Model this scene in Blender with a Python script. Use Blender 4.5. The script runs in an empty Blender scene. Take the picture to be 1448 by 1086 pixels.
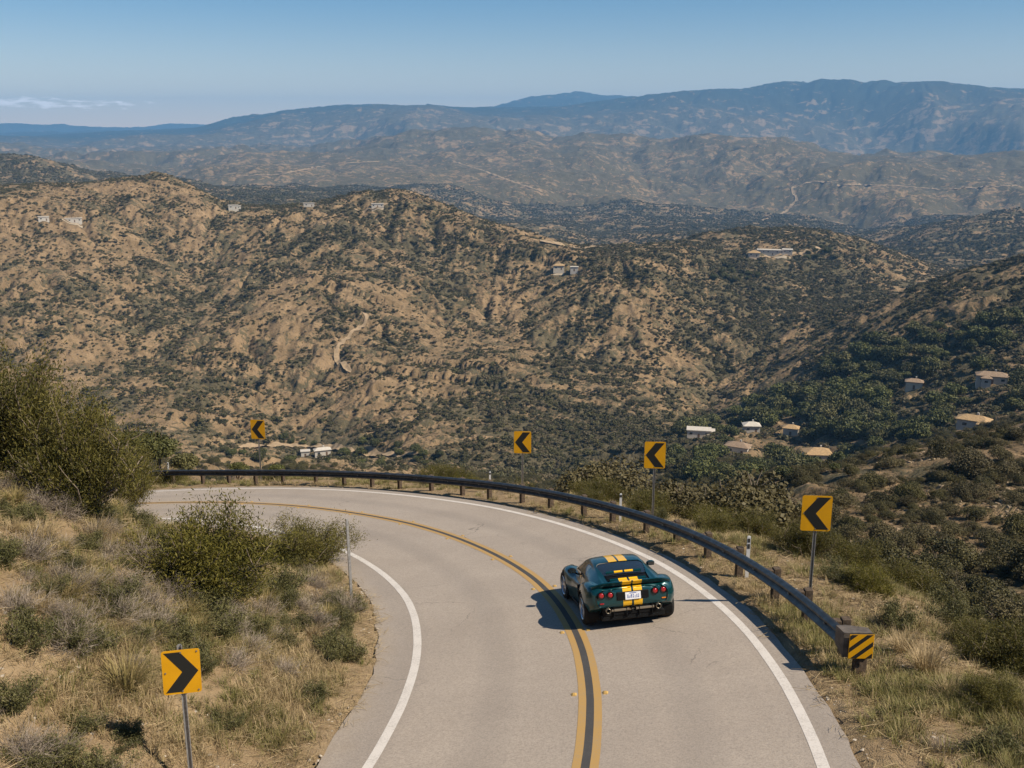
import bpy, math, random
import numpy as np
from mathutils import Vector, Matrix

random.seed(7)
rng = np.random.default_rng(11)
D = bpy.data
scn = bpy.context.scene
COL = scn.collection
R = math.radians

# ------------------------------------------------------------------ camera, sky, sun, exposure
FPX, CX, CY = 1400.0, 724.0, 543.0            # focal length and centre of the photograph in its pixels
PITCH = math.atan((543 - 185) / FPX)
cam_d = D.cameras.new('camera'); cam = D.objects.new('camera', cam_d); COL.objects.link(cam)
cam_d.sensor_width = 36.0; cam_d.lens = FPX / 1448 * 36.0
cam_d.clip_start = 0.1; cam_d.clip_end = 120000
cam.location = (0, 0, 0); cam.rotation_euler = (math.pi / 2 - PITCH, 0, 0)
scn.camera = cam

SUN_EL, SUN_AZ = R(47), R(112)                # azimuth clockwise from +Y (view direction)
SUN_STRENGTH, SKY_STRENGTH, EXPOSURE = 4.6, 0.062, 0.62
w = D.worlds.new('World'); scn.world = w; w.use_nodes = True
nt = w.node_tree; nt.nodes.clear()
sky = nt.nodes.new('ShaderNodeTexSky'); sky.sky_type = 'NISHITA'; sky.sun_disc = False
sky.sun_elevation = SUN_EL; sky.sun_rotation = SUN_AZ; sky.altitude = 600
sky.air_density = 1.0; sky.dust_density = 0.0; sky.ozone_density = 3.0
# a few low clouds far off to the left, in the sky itself
wq = NT_W = nt
def wn(t, **kw):
    x = nt.nodes.new(t)
    for k_, v_ in kw.items(): setattr(x, k_, v_)
    return x
def wm(op, a, b=None):
    x = wn('ShaderNodeMath', operation=op)
    for i_, q_ in enumerate((a, b)):
        if q_ is None: continue
        if isinstance(q_, (int, float)): x.inputs[i_].default_value = q_
        else: nt.links.new(q_, x.inputs[i_])
    return x.outputs[0]
tcw = wn('ShaderNodeTexCoord'); sx = wn('ShaderNodeSeparateXYZ'); nt.links.new(tcw.outputs['Generated'], sx.inputs[0])
az_ = wm('ARCTAN2', sx.outputs[0], sx.outputs[1]); cx_ = wn('ShaderNodeCombineXYZ')
nt.links.new(wm('MULTIPLY', az_, 60.0), cx_.inputs[0]); nt.links.new(wm('MULTIPLY', sx.outputs[2], 300.0), cx_.inputs[1])
nz_ = wn('ShaderNodeTexNoise'); nz_.inputs['Scale'].default_value = 1.0; nz_.inputs['Detail'].default_value = 6; nt.links.new(cx_.outputs[0], nz_.inputs['Vector'])
def bell(v, c, wd): return wm('MAXIMUM', wm('SUBTRACT', 1.0, wm('POWER', wm('ABSOLUTE', wm('DIVIDE', wm('SUBTRACT', v, c), wd)), 2.0)), 0.0)
cl_ = wm('MULTIPLY', bell(sx.outputs[2], 0.0235, 0.007), bell(az_, R(-26), R(9)))
cl_ = wm('MULTIPLY', wm('MULTIPLY', wm('MAXIMUM', wm('SUBTRACT', wm('ADD', nz_.outputs['Fac'], wm('MULTIPLY', cl_, 0.30)), 0.70), 0.0), 5.0), wm('MINIMUM', wm('MULTIPLY', cl_, 4.0), 1.0))
cl_ = wm('MINIMUM', cl_, 0.8)
mxw = wn('ShaderNodeMix', data_type='RGBA'); nt.links.new(cl_, mxw.inputs[0]); tn_ = wn('ShaderNodeMapRange', interpolation_type='SMOOTHSTEP'); tn_.inputs[1].default_value = 0.0; tn_.inputs[2].default_value = 0.15; nt.links.new(sx.outputs[2], tn_.inputs[0])
tm_ = wn('ShaderNodeMix', data_type='RGBA'); nt.links.new(tn_.outputs[0], tm_.inputs[0]); tm_.inputs[6].default_value = (1.55, 1.20, 1.02, 1); tm_.inputs[7].default_value = (0.60, 0.84, 0.97, 1)
ts_ = wn('ShaderNodeMix', data_type='RGBA', blend_type='MULTIPLY'); ts_.inputs[0].default_value = 1.0; nt.links.new(sky.outputs[0], ts_.inputs[6]); nt.links.new(tm_.outputs[2], ts_.inputs[7])
nt.links.new(ts_.outputs[2], mxw.inputs[6]); mxw.inputs[7].default_value = (20, 18.4, 17.4, 1)
bg = nt.nodes.new('ShaderNodeBackground'); bg.inputs[1].default_value = SKY_STRENGTH
wo = nt.nodes.new('ShaderNodeOutputWorld')
nt.links.new(mxw.outputs[2], bg.inputs[0]); nt.links.new(bg.outputs[0], wo.inputs[0])

sl = D.lights.new('sun', 'SUN'); sun = D.objects.new('sun', sl); COL.objects.link(sun)
sl.energy = SUN_STRENGTH; sl.angle = R(0.5); sl.color = (1.0, 0.90, 0.755)
SUN_DIR = Vector((math.sin(SUN_AZ) * math.cos(SUN_EL), math.cos(SUN_AZ) * math.cos(SUN_EL), math.sin(SUN_EL)))
sun.rotation_euler = SUN_DIR.to_track_quat('Z', 'Y').to_euler()

scn.view_settings.view_transform = 'Standard'; scn.view_settings.look = 'None'
scn.view_settings.exposure = EXPOSURE; scn.view_settings.gamma = 1.0
scn.view_settings.use_curve_mapping = False
scn.render.engine = 'CYCLES'
cy = scn.cycles
cy.max_bounces = 6; cy.diffuse_bounces = 2; cy.glossy_bounces = 3; cy.transmission_bounces = 3
cy.transparent_max_bounces = 6; cy.volume_bounces = 0; cy.use_denoising = True
cy.caustics_reflective = False; cy.caustics_refractive = False

# ------------------------------------------------------------------ object helpers
def tag(o, label=None, cat=None, group=None, kind=None):
    if label: o['label'] = label
    if cat: o['category'] = cat
    if group: o['group'] = group
    if kind: o['kind'] = kind
    return o

def empty(name, loc=(0, 0, 0), rz=0.0):
    o = D.objects.new(name, None); COL.objects.link(o)
    o.location = loc; o.rotation_euler = (0, 0, rz); o.empty_display_size = 0.2
    return o

def mesh_from(name, V, F, smooth=False, mats=(), midx=None, attrs=None):
    """numpy mesh: V (n,3); F (m,3|4) or list of lists"""
    me = D.meshes.new(name)
    V = np.asarray(V, dtype=np.float32)
    if isinstance(F, np.ndarray):
        m, k = F.shape
        me.vertices.add(len(V)); me.vertices.foreach_set('co', V.ravel())
        me.loops.add(m * k); me.loops.foreach_set('vertex_index', F.astype(np.int32).ravel())
        me.polygons.add(m); me.polygons.foreach_set('loop_start', np.arange(0, m * k, k, dtype=np.int32))
        if midx is not None: me.polygons.foreach_set('material_index', np.asarray(midx, dtype=np.int32))
        me.polygons.foreach_set('use_smooth', np.full(m, smooth))
        me.update(calc_edges=True)
    else:
        me.from_pydata([tuple(v) for v in V.tolist()], [], F)
        if midx is not None:
            for p, i in zip(me.polygons, midx): p.material_index = int(i)
        if smooth:
            for p in me.polygons: p.use_smooth = True
        me.update()
    for mt in mats: me.materials.append(mt)
    if attrs:
        for an, a in attrs.items():
            a = np.asarray(a, dtype=np.float32)
            if a.ndim == 1:
                at = me.attributes.new(an, 'FLOAT', 'POINT'); at.data.foreach_set('value', a)
            else:
                at = me.attributes.new(an, 'FLOAT_VECTOR', 'POINT'); at.data.foreach_set('vector', a.ravel())
    return me

def obj(name, me, parent=None, loc=None, rot=None):
    o = D.objects.new(name, me); COL.objects.link(o)
    if parent: o.parent = parent
    if loc is not None: o.location = loc
    if rot is not None: o.rotation_euler = rot
    return o

class MB:
    """collects simple shapes into one mesh"""
    def __init__(s): s.v = []; s.f = []; s.m = []; s.mi = 0
    def add(s, V, F):
        n = len(s.v); s.v += [tuple(map(float, p)) for p in V]
        s.f += [[i + n for i in f] for f in F]; s.m += [s.mi] * len(F); return s
    def box(s, lo, hi, M=None, bev=0.0):
        x0, y0, z0 = lo; x1, y1, z1 = hi
        if bev <= 0:
            V = [(x0, y0, z0), (x1, y0, z0), (x1, y1, z0), (x0, y1, z0), (x0, y0, z1), (x1, y0, z1), (x1, y1, z1), (x0, y1, z1)]
            F = [[0, 3, 2, 1], [4, 5, 6, 7], [0, 1, 5, 4], [1, 2, 6, 5], [2, 3, 7, 6], [3, 0, 4, 7]]
        else:
            b = min(bev, (x1 - x0) / 2.2, (y1 - y0) / 2.2, (z1 - z0) / 2.2)
            V = []
            for z, k in ((z0, b), (z0 + b, 0), (z1 - b, 0), (z1, b)):
                xs0, xs1, ys0, ys1 = x0 + k, x1 - k, y0 + k, y1 - k
                V += [(xs0 + b, ys0, z), (xs1 - b, ys0, z), (xs1, ys0 + b, z), (xs1, ys1 - b, z), (xs1 - b, ys1, z), (xs0 + b, ys1, z), (xs0, ys1 - b, z), (xs0, ys0 + b, z)]
            F = [[7, 6, 5, 4, 3, 2, 1, 0], [24 + i for i in range(8)]]
            for r in range(3):
                for i in range(8):
                    j = (i + 1) % 8
                    F.append([r * 8 + i, r * 8 + j, r * 8 + 8 + j, r * 8 + 8 + i])
        if M is not None: V = [tuple(M @ Vector(p)) for p in V]
        return s.add(V, F)
    def tube(s, P, r, n=8, cap=True):
        P = [Vector(p) for p in P]; k = len(P)
        rs = r if isinstance(r, (list, tuple)) else [r] * k
        V = []; F = []
        for i, p in enumerate(P):
            t = (P[min(i + 1, k - 1)] - P[max(i - 1, 0)]).normalized()
            a = t.cross(Vector((0, 0, 1)) if abs(t.z) < 0.95 else Vector((1, 0, 0))).normalized(); b = t.cross(a)
            for j in range(n):
                q = 2 * math.pi * j / n; V.append(tuple(p + (a * math.cos(q) + b * math.sin(q)) * rs[i]))
        for i in range(k - 1):
            for j in range(n):
                j2 = (j + 1) % n; F.append([i * n + j, i * n + j2, (i + 1) * n + j2, (i + 1) * n + j])
        if cap: F.append(list(range(n))[::-1]); F.append([(k - 1) * n + j for j in range(n)])
        return s.add(V, F)
    def lathe(s, prof, n=24, axis='y', c=(0, 0, 0)):
        V = []; F = []; k = len(prof)
        for (r, h) in prof:
            for j in range(n):
                q = 2 * math.pi * j / n; a, b = r * math.cos(q), r * math.sin(q)
                p = (a, h, b) if axis == 'y' else ((h, a, b) if axis == 'x' else (a, b, h))
                V.append((p[0] + c[0], p[1] + c[1], p[2] + c[2]))
        for i in range(k - 1):
            for j in range(n):
                j2 = (j + 1) % n; F.append([i * n + j, i * n + j2, (i + 1) * n + j2, (i + 1) * n + j])
        return s.add(V, F)
    def mesh(s, name, mats, smooth=False):
        if not isinstance(mats, (list, tuple)): mats = [mats]
        return mesh_from(name, np.array(s.v), s.f, smooth, mats, s.m)
    def build(s, name, mats, parent=None, smooth=False, loc=None, rot=None):
        return obj(name, s.mesh(name, mats, smooth), parent, loc, rot)

# ------------------------------------------------------------------ materials
def mat(name, col=(0.5, 0.5, 0.5), rough=0.8, metal=0.0, spec=0.3, noise=0.0, nscale=8.0, coat=0.0, bump=0.0, bscale=60.0, bdist=0.01):
    m = D.materials.new(name); m.use_nodes = True
    t = m.node_tree; b = t.nodes['Principled BSDF']
    b.inputs['Base Color'].default_value = (*col, 1); b.inputs['Roughness'].default_value = rough
    b.inputs['Metallic'].default_value = metal; b.inputs['Specular IOR Level'].default_value = spec
    b.inputs['Coat Weight'].default_value = coat; b.inputs['Coat Roughness'].default_value = 0.04
    if noise > 0 or bump > 0:
        tc = t.nodes.new('ShaderNodeTexCoord')
        if noise > 0:
            n = t.nodes.new('ShaderNodeTexNoise'); n.inputs['Scale'].default_value = nscale; n.inputs['Detail'].default_value = 6
            t.links.new(tc.outputs['Object'], n.inputs['Vector'])
            cr = t.nodes.new('ShaderNodeValToRGB')
            cr.color_ramp.elements[0].position = 0.3; cr.color_ramp.elements[1].position = 0.7
            cr.color_ramp.elements[0].color = (*[c * (1 - noise) for c in col], 1)
            cr.color_ramp.elements[1].color = (*[min(1, c * (1 + noise)) for c in col], 1)
            t.links.new(n.outputs['Fac'], cr.inputs[0]); t.links.new(cr.outputs[0], b.inputs['Base Color'])
        if bump > 0:
            n2 = t.nodes.new('ShaderNodeTexNoise'); n2.inputs['Scale'].default_value = bscale; n2.inputs['Detail'].default_value = 4
            t.links.new(tc.outputs['Object'], n2.inputs['Vector'])
            bp = t.nodes.new('ShaderNodeBump'); bp.inputs['Strength'].default_value = bump; bp.inputs['Distance'].default_value = bdist
            t.links.new(n2.outputs['Fac'], bp.inputs['Height']); t.links.new(bp.outputs[0], b.inputs['Normal'])
    return m

class NT:
    """terse node building"""
    def __init__(s, m): s.t = m.node_tree; s.b = s.t.nodes['Principled BSDF']
    def n(s, typ, **kw):
        x = s.t.nodes.new(typ)
        for k, v in kw.items(): setattr(x, k, v)
        return x
    def l(s, a, b): s.t.links.new(a, b)
    def noise(s, vec, scale, detail=4, rough=0.55, dist=0.0):
        x = s.n('ShaderNodeTexNoise'); x.inputs['Scale'].default_value = scale; x.inputs['Detail'].default_value = detail
        x.inputs['Roughness'].default_value = rough; x.inputs['Distortion'].default_value = dist
        s.l(vec, x.inputs['Vector']); return x.outputs['Fac']
    def ramp(s, fac, a, b, ca=(0, 0, 0), cb=(1, 1, 1)):
        x = s.n('ShaderNodeValToRGB'); e = x.color_ramp.elements
        e[0].position = a; e[1].position = b; e[0].color = (*ca, 1); e[1].color = (*cb, 1)
        s.l(fac, x.inputs[0]); return x.outputs[0]
    def mix(s, fac, a, b, typ='MIX'):
        x = s.n('ShaderNodeMix', data_type='RGBA', blend_type=typ)
        for i, q in ((0, fac), (6, a), (7, b)):
            if isinstance(q, (int, float)): x.inputs[i].default_value = q
            elif isinstance(q, tuple): x.inputs[i].default_value = (*q, 1)
            else: s.l(q, x.inputs[i])
        return x.outputs[2]
    def math(s, op, a, b=None, c=None):
        x = s.n('ShaderNodeMath', operation=op)
        for i, q in enumerate((a, b, c)):
            if q is None: continue
            if isinstance(q, (int, float)): x.inputs[i].default_value = q
            else: s.l(q, x.inputs[i])
        return x.outputs[0]
    def attr(s, name):
        x = s.n('ShaderNodeAttribute'); x.attribute_name = name; return x
    def bump(s, h, strength, dist):
        x = s.n('ShaderNodeBump'); x.inputs['Strength'].default_value = strength; x.inputs['Distance'].default_value = dist
        s.l(h, x.inputs['Height']); s.l(x.outputs[0], s.b.inputs['Normal']); return x

# ------------------------------------------------------------------ numpy noise
def hash2(ix, iy, seed=0):
    h = (ix.astype(np.int64) * 374761393 + iy.astype(np.int64) * 668265263 + seed * 2147483647) & 0xffffffff
    h = ((h ^ (h >> 13)) * 1274126177) & 0xffffffff
    h = (h ^ (h >> 16)) & 0xffffffff
    return (h.astype(np.float32) / np.float32(4294967296.0))
def vnoise(x, y, seed=0):
    ix = np.floor(x); iy = np.floor(y); fx = (x - ix).astype(np.float32); fy = (y - iy).astype(np.float32)
    ix = ix.astype(np.int64); iy = iy.astype(np.int64)
    ux = fx * fx * (3 - 2 * fx); uy = fy * fy * (3 - 2 * fy)
    a = hash2(ix, iy, seed); b = hash2(ix + 1, iy, seed); c = hash2(ix, iy + 1, seed); d = hash2(ix + 1, iy + 1, seed)
    return (a + (b - a) * ux) * (1 - uy) + (c + (d - c) * ux) * uy
def fbm(x, y, lam, octs=4, seed=0):
    s = np.zeros(np.shape(x), dtype=np.float32); a = 0.5; t = 0
    for o in range(octs):
        s += a * (vnoise(x / lam + 13.7 * o, y / lam - 7.1 * o, seed + o) * 2 - 1); t += a; a *= 0.5; lam *= 0.49
    return s / t
def sstep(a, b, x):
    t = np.clip((x - a) / (b - a), 0, 1); return t * t * (3 - 2 * t)

# ------------------------------------------------------------------ pixels of the photograph to directions
SP, CP = math.sin(PITCH), math.cos(PITCH)
def pdir(px, py):
    u = (np.asarray(px, float) - CX) / FPX; v = (np.asarray(py, float) - CY) / FPX
    return u, CP - v * SP, -SP - v * CP
def p_az(px, py):
    x, y, z = pdir(px, py); return np.arctan2(x, y), z / np.hypot(x, y)      # azimuth, slope of the ray
# plane of the banked, falling road
def zplane(x, y): return (0.0895 * x - 0.19269 * y - 6.3931) / 0.97717
def on_plane(px, py):
    x, y, z = pdir(px, py); nx, ny, nz = 0.0895, -0.19269, -0.97717
    t = 6.3931 / (nx * x + ny * y + nz * z)
    return np.array([x * t, y * t, z * t]).T

# ------------------------------------------------------------------ road geometry
def spline(P, step=0.25):
    P = np.array(P, float); Q = np.vstack([2 * P[0] - P[1], P, 2 * P[-1] - P[-2]]); out = []
    for i in range(1, len(Q) - 2):
        p0, p1, p2, p3 = Q[i - 1], Q[i], Q[i + 1], Q[i + 2]
        n = max(2, int(np.linalg.norm(p2 - p1) / step))
        t = np.linspace(0, 1, n, endpoint=False)[:, None]
        out.append(0.5 * (2 * p1 + (p2 - p0) * t + (2 * p0 - 5 * p1 + 4 * p2 - p3) * t ** 2 + (3 * p1 - p0 - 3 * p2 + p3) * t ** 3))
    out.append(P[-1:]); return np.vstack(out)
def smooth_path(P, k=9):
    for _ in range(3):
        Q = np.vstack([np.repeat(P[:1], k, 0), P, np.repeat(P[-1:], k, 0)])
        ker = np.ones(2 * k + 1) / (2 * k + 1)
        Q = np.array([np.convolve(Q[:, i], ker, 'valid') for i in range(2)]).T
        P = Q
    return P
CL = spline([(-13, -42), (-8.4, -25), (-4.4, -10), (-1.5, 1.5), (0.15, 7.8), (1.09, 12.5), (1.37, 15.2), (1.42, 17.0), (1.33, 19.0), (0.85, 22.3), (0.0, 25.1),
             (-1.3, 28.2), (-3.2, 31.6), (-5.2, 34.2), (-8.0, 37.2), (-11.3, 39.8), (-15.0, 41.7), (-19, 43.0), (-24, 43.9), (-32, 44.4), (-45, 44.0), (-62, 42), (-90, 36)])
CL = smooth_path(CL, 5)
CLT = np.gradient(CL, axis=0); CLT /= np.linalg.norm(CLT, axis=1)[:, None]
CLN = np.c_[CLT[:, 1], -CLT[:, 0]]                  # to the right of the driving direction
CLS = np.r_[0, np.cumsum(np.linalg.norm(np.diff(CL, axis=0), axis=1))]
def lateral(x, y):
    """signed distance from the road's centre line (right positive) and the index along it"""
    x = np.asarray(x, np.float32).ravel(); y = np.asarray(y, np.float32).ravel()
    s = np.empty(len(x), np.float32); ii = np.empty(len(x), np.int64)
    C = CL[::2].astype(np.float32); N = CLN[::2].astype(np.float32)
    for a in range(0, len(x), 40000):
        X = x[a:a + 40000, None]; Y = y[a:a + 40000, None]
        d = (X - C[:, 0]) ** 2 + (Y - C[:, 1]) ** 2; k = d.argmin(1)
        sg = np.sign((X[:, 0] - C[k, 0]) * N[k, 0] + (Y[:, 0] - C[k, 1]) * N[k, 1])
        s[a:a + 40000] = np.sqrt(d[np.arange(len(k)), k]) * np.where(sg == 0, 1, sg); ii[a:a + 40000] = k * 2
    return s, ii
LANE = 3.28
SL, SR = -(LANE + 0.85), LANE + 0.50                # pavement edges

# ------------------------------------------------------------------ terrain: crest and valley lines, near to far
# each line: (photo x, photo y, distance)
LINES = [
 [(-700, 1250, 14), (1, 1150, 14), (724, 1120, 14), (1448, 1040, 15), (2100, 1000, 15)],
 [(-700, 765, 70), (300, 748, 75), (600, 752, 72), (800, 770, 66), (1000, 802, 66), (1200, 862, 66), (1448, 902, 68), (2100, 915, 68)],
 [(-700, 740, 150), (300, 738, 150), (750, 735, 150), (900, 762, 115), (1000, 754, 106), (1100, 745, 108), (1250, 752, 112), (1448, 762, 114), (2100, 770, 115)],
 [(-700, 690, 350), (300, 695, 350), (750, 700, 340), (880, 722, 220), (980, 715, 155), (1080, 700, 158), (1180, 677, 165), (1300, 653, 172), (1448, 622, 182), (2100, 560, 190)],
 [(-700, 668, 470), (300, 664, 460), (750, 676, 430), (900, 690, 400), (1000, 700, 330), (1100, 694, 320), (1200, 676, 320), (1300, 660, 320), (1448, 634, 320), (2100, 575, 320)],
 [(-700, 640, 580), (0, 640, 580), (300, 645, 560), (450, 642, 560), (600, 650, 550), (750, 660, 520), (900, 650, 520), (1000, 635, 520), (1100, 622, 510), (1200, 600, 500), (1300, 578, 500), (1448, 556, 500), (2100, 500, 500)],
 [(-700, 470, 860), (0, 455, 860), (300, 470, 830), (480, 470, 800), (620, 500, 760), (760, 515, 740), (900, 545, 700), (1000, 570, 690), (1080, 532, 730), (1150, 492, 760), (1250, 442, 800), (1350, 402, 820), (1448, 378, 830), (1600, 345, 850), (2100, 300, 850)],
 [(-700, 370, 1060), (0, 362, 1060), (300, 385, 1010), (480, 375, 980), (620, 395, 940), (760, 420, 900), (900, 435, 870), (1000, 455, 900), (1100, 452, 950), (1250, 440, 1000), (1350, 420, 1030), (1448, 400, 1050), (1600, 370, 1050), (2100, 320, 1050)],
 [(-700, 300, 1280), (-200, 285, 1280), (0, 267, 1260), (100, 262, 1260), (160, 255, 1260), (215, 245, 1270), (270, 268, 1240), (320, 294, 1200), (400, 298, 1160), (480, 290, 1160), (540, 271, 1170), (600, 284, 1150), (700, 325, 1120),
  (760, 347, 1080), (820, 362, 1040), (870, 364, 1030), (940, 358, 1100), (1010, 343, 1220), (1100, 325, 1330), (1160, 330, 1340), (1230, 352, 1330), (1300, 382, 1300), (1448, 405, 1300), (2100, 340, 1300)],
 [(-700, 320, 1800), (0, 288, 1800), (215, 290, 1800), (320, 315, 1750), (540, 318, 1750), (700, 345, 1650), (870, 378, 1600), (1000, 365, 1700), (1100, 346, 1800), (1230, 368, 1800), (1448, 380, 1750), (2100, 350, 1750)],
 [(-700, 240, 2600), (0, 233, 2600), (50, 240, 2600), (110, 262, 2600), (300, 272, 2700), (400, 268, 2700), (540, 280, 2600), (650, 306, 2500), (760, 316, 2500), (870, 322, 2600), (960, 318, 2700), (1050, 318, 2700), (1130, 322, 2700), (1220, 340, 2500), (1320, 326, 2400), (1448, 308, 2400), (1600, 300, 2400), (2100, 300, 2400)],
 [(-700, 262, 3300), (0, 252, 3300), (300, 262, 3300), (540, 272, 3300), (760, 302, 3300), (960, 305, 3400), (1130, 310, 3400), (1220, 325, 3300), (1448, 318, 3200), (2100, 310, 3200)],
 [(-700, 245, 4300), (0, 240, 4300), (250, 256, 4300), (330, 244, 4300), (450, 232, 4200), (600, 240, 4000), (760, 262, 3900), (900, 270, 3900), (1000, 268, 3900), (1120, 253, 4000), (1200, 262, 4000), (1300, 270, 3900), (1448, 268, 3900), (2100, 270, 3900)],
 [(-700, 228, 5600), (0, 224, 5600), (250, 236, 5400), (330, 232, 5400), (450, 219, 5400), (560, 205, 5500), (620, 192, 5700), (700, 187, 5700), (760, 197, 5600), (900, 205, 5500), (1000, 203, 5500), (1100, 214, 5400), (1200, 230, 5300), (1300, 229, 5300), (1448, 224, 5200), (2100, 228, 5200)],
 [(-700, 214, 8000), (0, 212, 8000), (200, 216, 8000), (350, 206, 8000), (450, 205, 8200), (600, 200, 8400), (760, 204, 8400), (900, 212, 8300), (1100, 222, 8200), (1300, 234, 8000), (1448, 234, 8000), (2100, 232, 8000)],
 [(-700, 204, 9300), (0, 203, 9300), (150, 199, 9300), (300, 193, 9300), (400, 186, 9300), (540, 178, 9300), (600, 172, 9300), (700, 162, 9400), (800, 159, 9400), (900, 158, 9400), (1000, 162, 9400), (1200, 172, 9400), (1448, 178, 9400), (2100, 180, 9400)],
 [(-700, 200, 11500), (0, 198, 11500), (100, 195, 11500), (200, 186, 11500), (300, 181, 11500), (345, 170, 11500), (400, 163, 11500), (480, 152, 11500), (540, 151, 11500), (600, 150, 11500), (660, 154, 11500), (720, 156, 11500), (800, 152, 11500), (900, 141, 11500), (950, 131, 11500),
  (1000, 128, 11500), (1050, 131, 11500), (1120, 118, 11500), (1180, 115, 11500), (1205, 113, 11500), (1250, 120, 11500), (1300, 117, 11500), (1350, 122, 11500), (1448, 131, 11500), (2100, 150, 11500)],
 [(-700, 194, 13400), (0, 193, 13400), (300, 185, 13400), (600, 165, 13400), (900, 160, 13400), (2100, 160, 13400)],
 [(-700, 190, 14900), (0, 190, 14900), (300, 183, 14900), (600, 170, 14900), (680, 156, 14900), (750, 139, 14900), (820, 135, 14900), (890, 139, 14900), (940, 150, 14900), (1100, 160, 14900), (2100, 165, 14900)],
 [(-700, 189, 16200), (0, 189, 16200), (700, 189, 16200), (2100, 189, 16200)],
 [(-700, 178, 17600), (-100, 174, 17600), (0, 175, 17600), (100, 177, 17600), (180, 181, 17600), (240, 177, 17600), (300, 179, 17600), (330, 183, 17600), (400, 184, 17600), (2100, 184, 17600)],
 [(-700, 189, 19000), (2100, 189, 19000)],
]
NAZ = 1150; AZ0 = R(42)
AZ = np.concatenate([np.linspace(-math.pi, -AZ0, 56)[:-1], np.linspace(-AZ0, AZ0, NAZ), np.linspace(AZ0, math.pi, 56)[1:]])
def radial_rows():
    out = [12.0]; r = 12.0
    while r < 18950:
        f = 0.010 if r < 60 else (0.0055 if r < 420 else (0.0027 if r < 1420 else (0.005 if r < 2600 else (0.0042 if r < 6000 else (0.006 if r < 15000 else 0.012)))))
        r *= 1 + f; out.append(r)
    return np.array(out)
RR = radial_rows(); LRR = np.log(RR)
def pchip_slopes(x, y):
    h = np.diff(x, axis=0); d = np.diff(y, axis=0) / h
    m = np.zeros_like(y)
    w1 = 2 * h[1:] + h[:-1]; w2 = h[1:] + 2 * h[:-1]
    ok = d[:-1] * d[1:] > 0
    with np.errstate(divide='ignore', invalid='ignore'):
        mm = (w1 + w2) / (w1 / d[:-1] + w2 / d[1:])
    m[1:-1] = np.where(ok, mm, 0); m[0] = d[0]; m[-1] = d[-1]
    return m
def base_grid():
    K = len(LINES); LR = np.zeros((K, len(AZ))); LZ = np.zeros((K, len(AZ)))
    for k, L in enumerate(LINES):
        L = np.array(L, float); a, sl_ = p_az(L[:, 0], L[:, 1]); o = np.argsort(a)
        # densify with smoothing so crests have no kinks
        LR[k] = np.interp(AZ, a[o], np.log(L[o, 2])); LZ[k] = np.interp(AZ, a[o], sl_[o])
    ker = np.exp(-0.5 * (np.arange(-24, 25) / 9.0) ** 2); ker /= ker.sum()
    for A in (LR, LZ):                                     # round off the kinks along every line
        for k in range(K):
            A[k, 55:55 + NAZ] = np.convolve(np.pad(A[k, 55:55 + NAZ], 24, 'edge'), ker, 'valid')
    # uneven distance so that ridges are not circles about one point
    for k in range(K):
        q_ = 0.45 if 5 < k < 10 else 1.0
        LR[k] += q_ * (0.05 * np.sin(AZ * 9 + k * 2.1) * (1 if 3 < k < K - 3 else 0) + (0.035 * np.sin(AZ * 23 + k * 1.3) if 4 < k < K - 3 else 0))
    for k in range(1, K): LR[k] = np.maximum(LR[k], LR[k - 1] + 0.06)
    ZZ = LZ * np.exp(LR)
    M = pchip_slopes(LR, ZZ)
    Z = np.zeros((len(RR), len(AZ)))
    for j in range(len(AZ)):
        x = LR[:, j]; i = np.clip(np.searchsorted(x, LRR) - 1, 0, K - 2)
        h = x[i + 1] - x[i]; t = np.clip((LRR - x[i]) / h, 0, 1)
        Z[:, j] = (2 * t ** 3 - 3 * t ** 2 + 1) * ZZ[i, j] + (t ** 3 - 2 * t ** 2 + t) * h * M[i, j] + (-2 * t ** 3 + 3 * t ** 2) * ZZ[i + 1, j] + (t ** 3 - t ** 2) * h * M[i + 1, j]
    return Z
GX = RR[:, None] * np.sin(AZ)[None]; GY = RR[:, None] * np.cos(AZ)[None]
ZB = base_grid()
def gsample(G, x, y):
    x = np.asarray(x, float); y = np.asarray(y, float)
    r = np.clip(np.hypot(x, y), RR[0], RR[-1] * 0.999); a = np.arctan2(x, y)
    i = np.clip(np.searchsorted(LRR, np.log(r)) - 1, 0, len(RR) - 2); j = np.clip(np.searchsorted(AZ, a) - 1, 0, len(AZ) - 2)
    fi = (np.log(r) - LRR[i]) / (LRR[i + 1] - LRR[i]); fj = (a - AZ[j]) / (AZ[j + 1] - AZ[j])
    return (G[i, j] * (1 - fj) + G[i, j + 1] * fj) * (1 - fi) + (G[i + 1, j] * (1 - fj) + G[i + 1, j + 1] * fj) * fi

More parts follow.
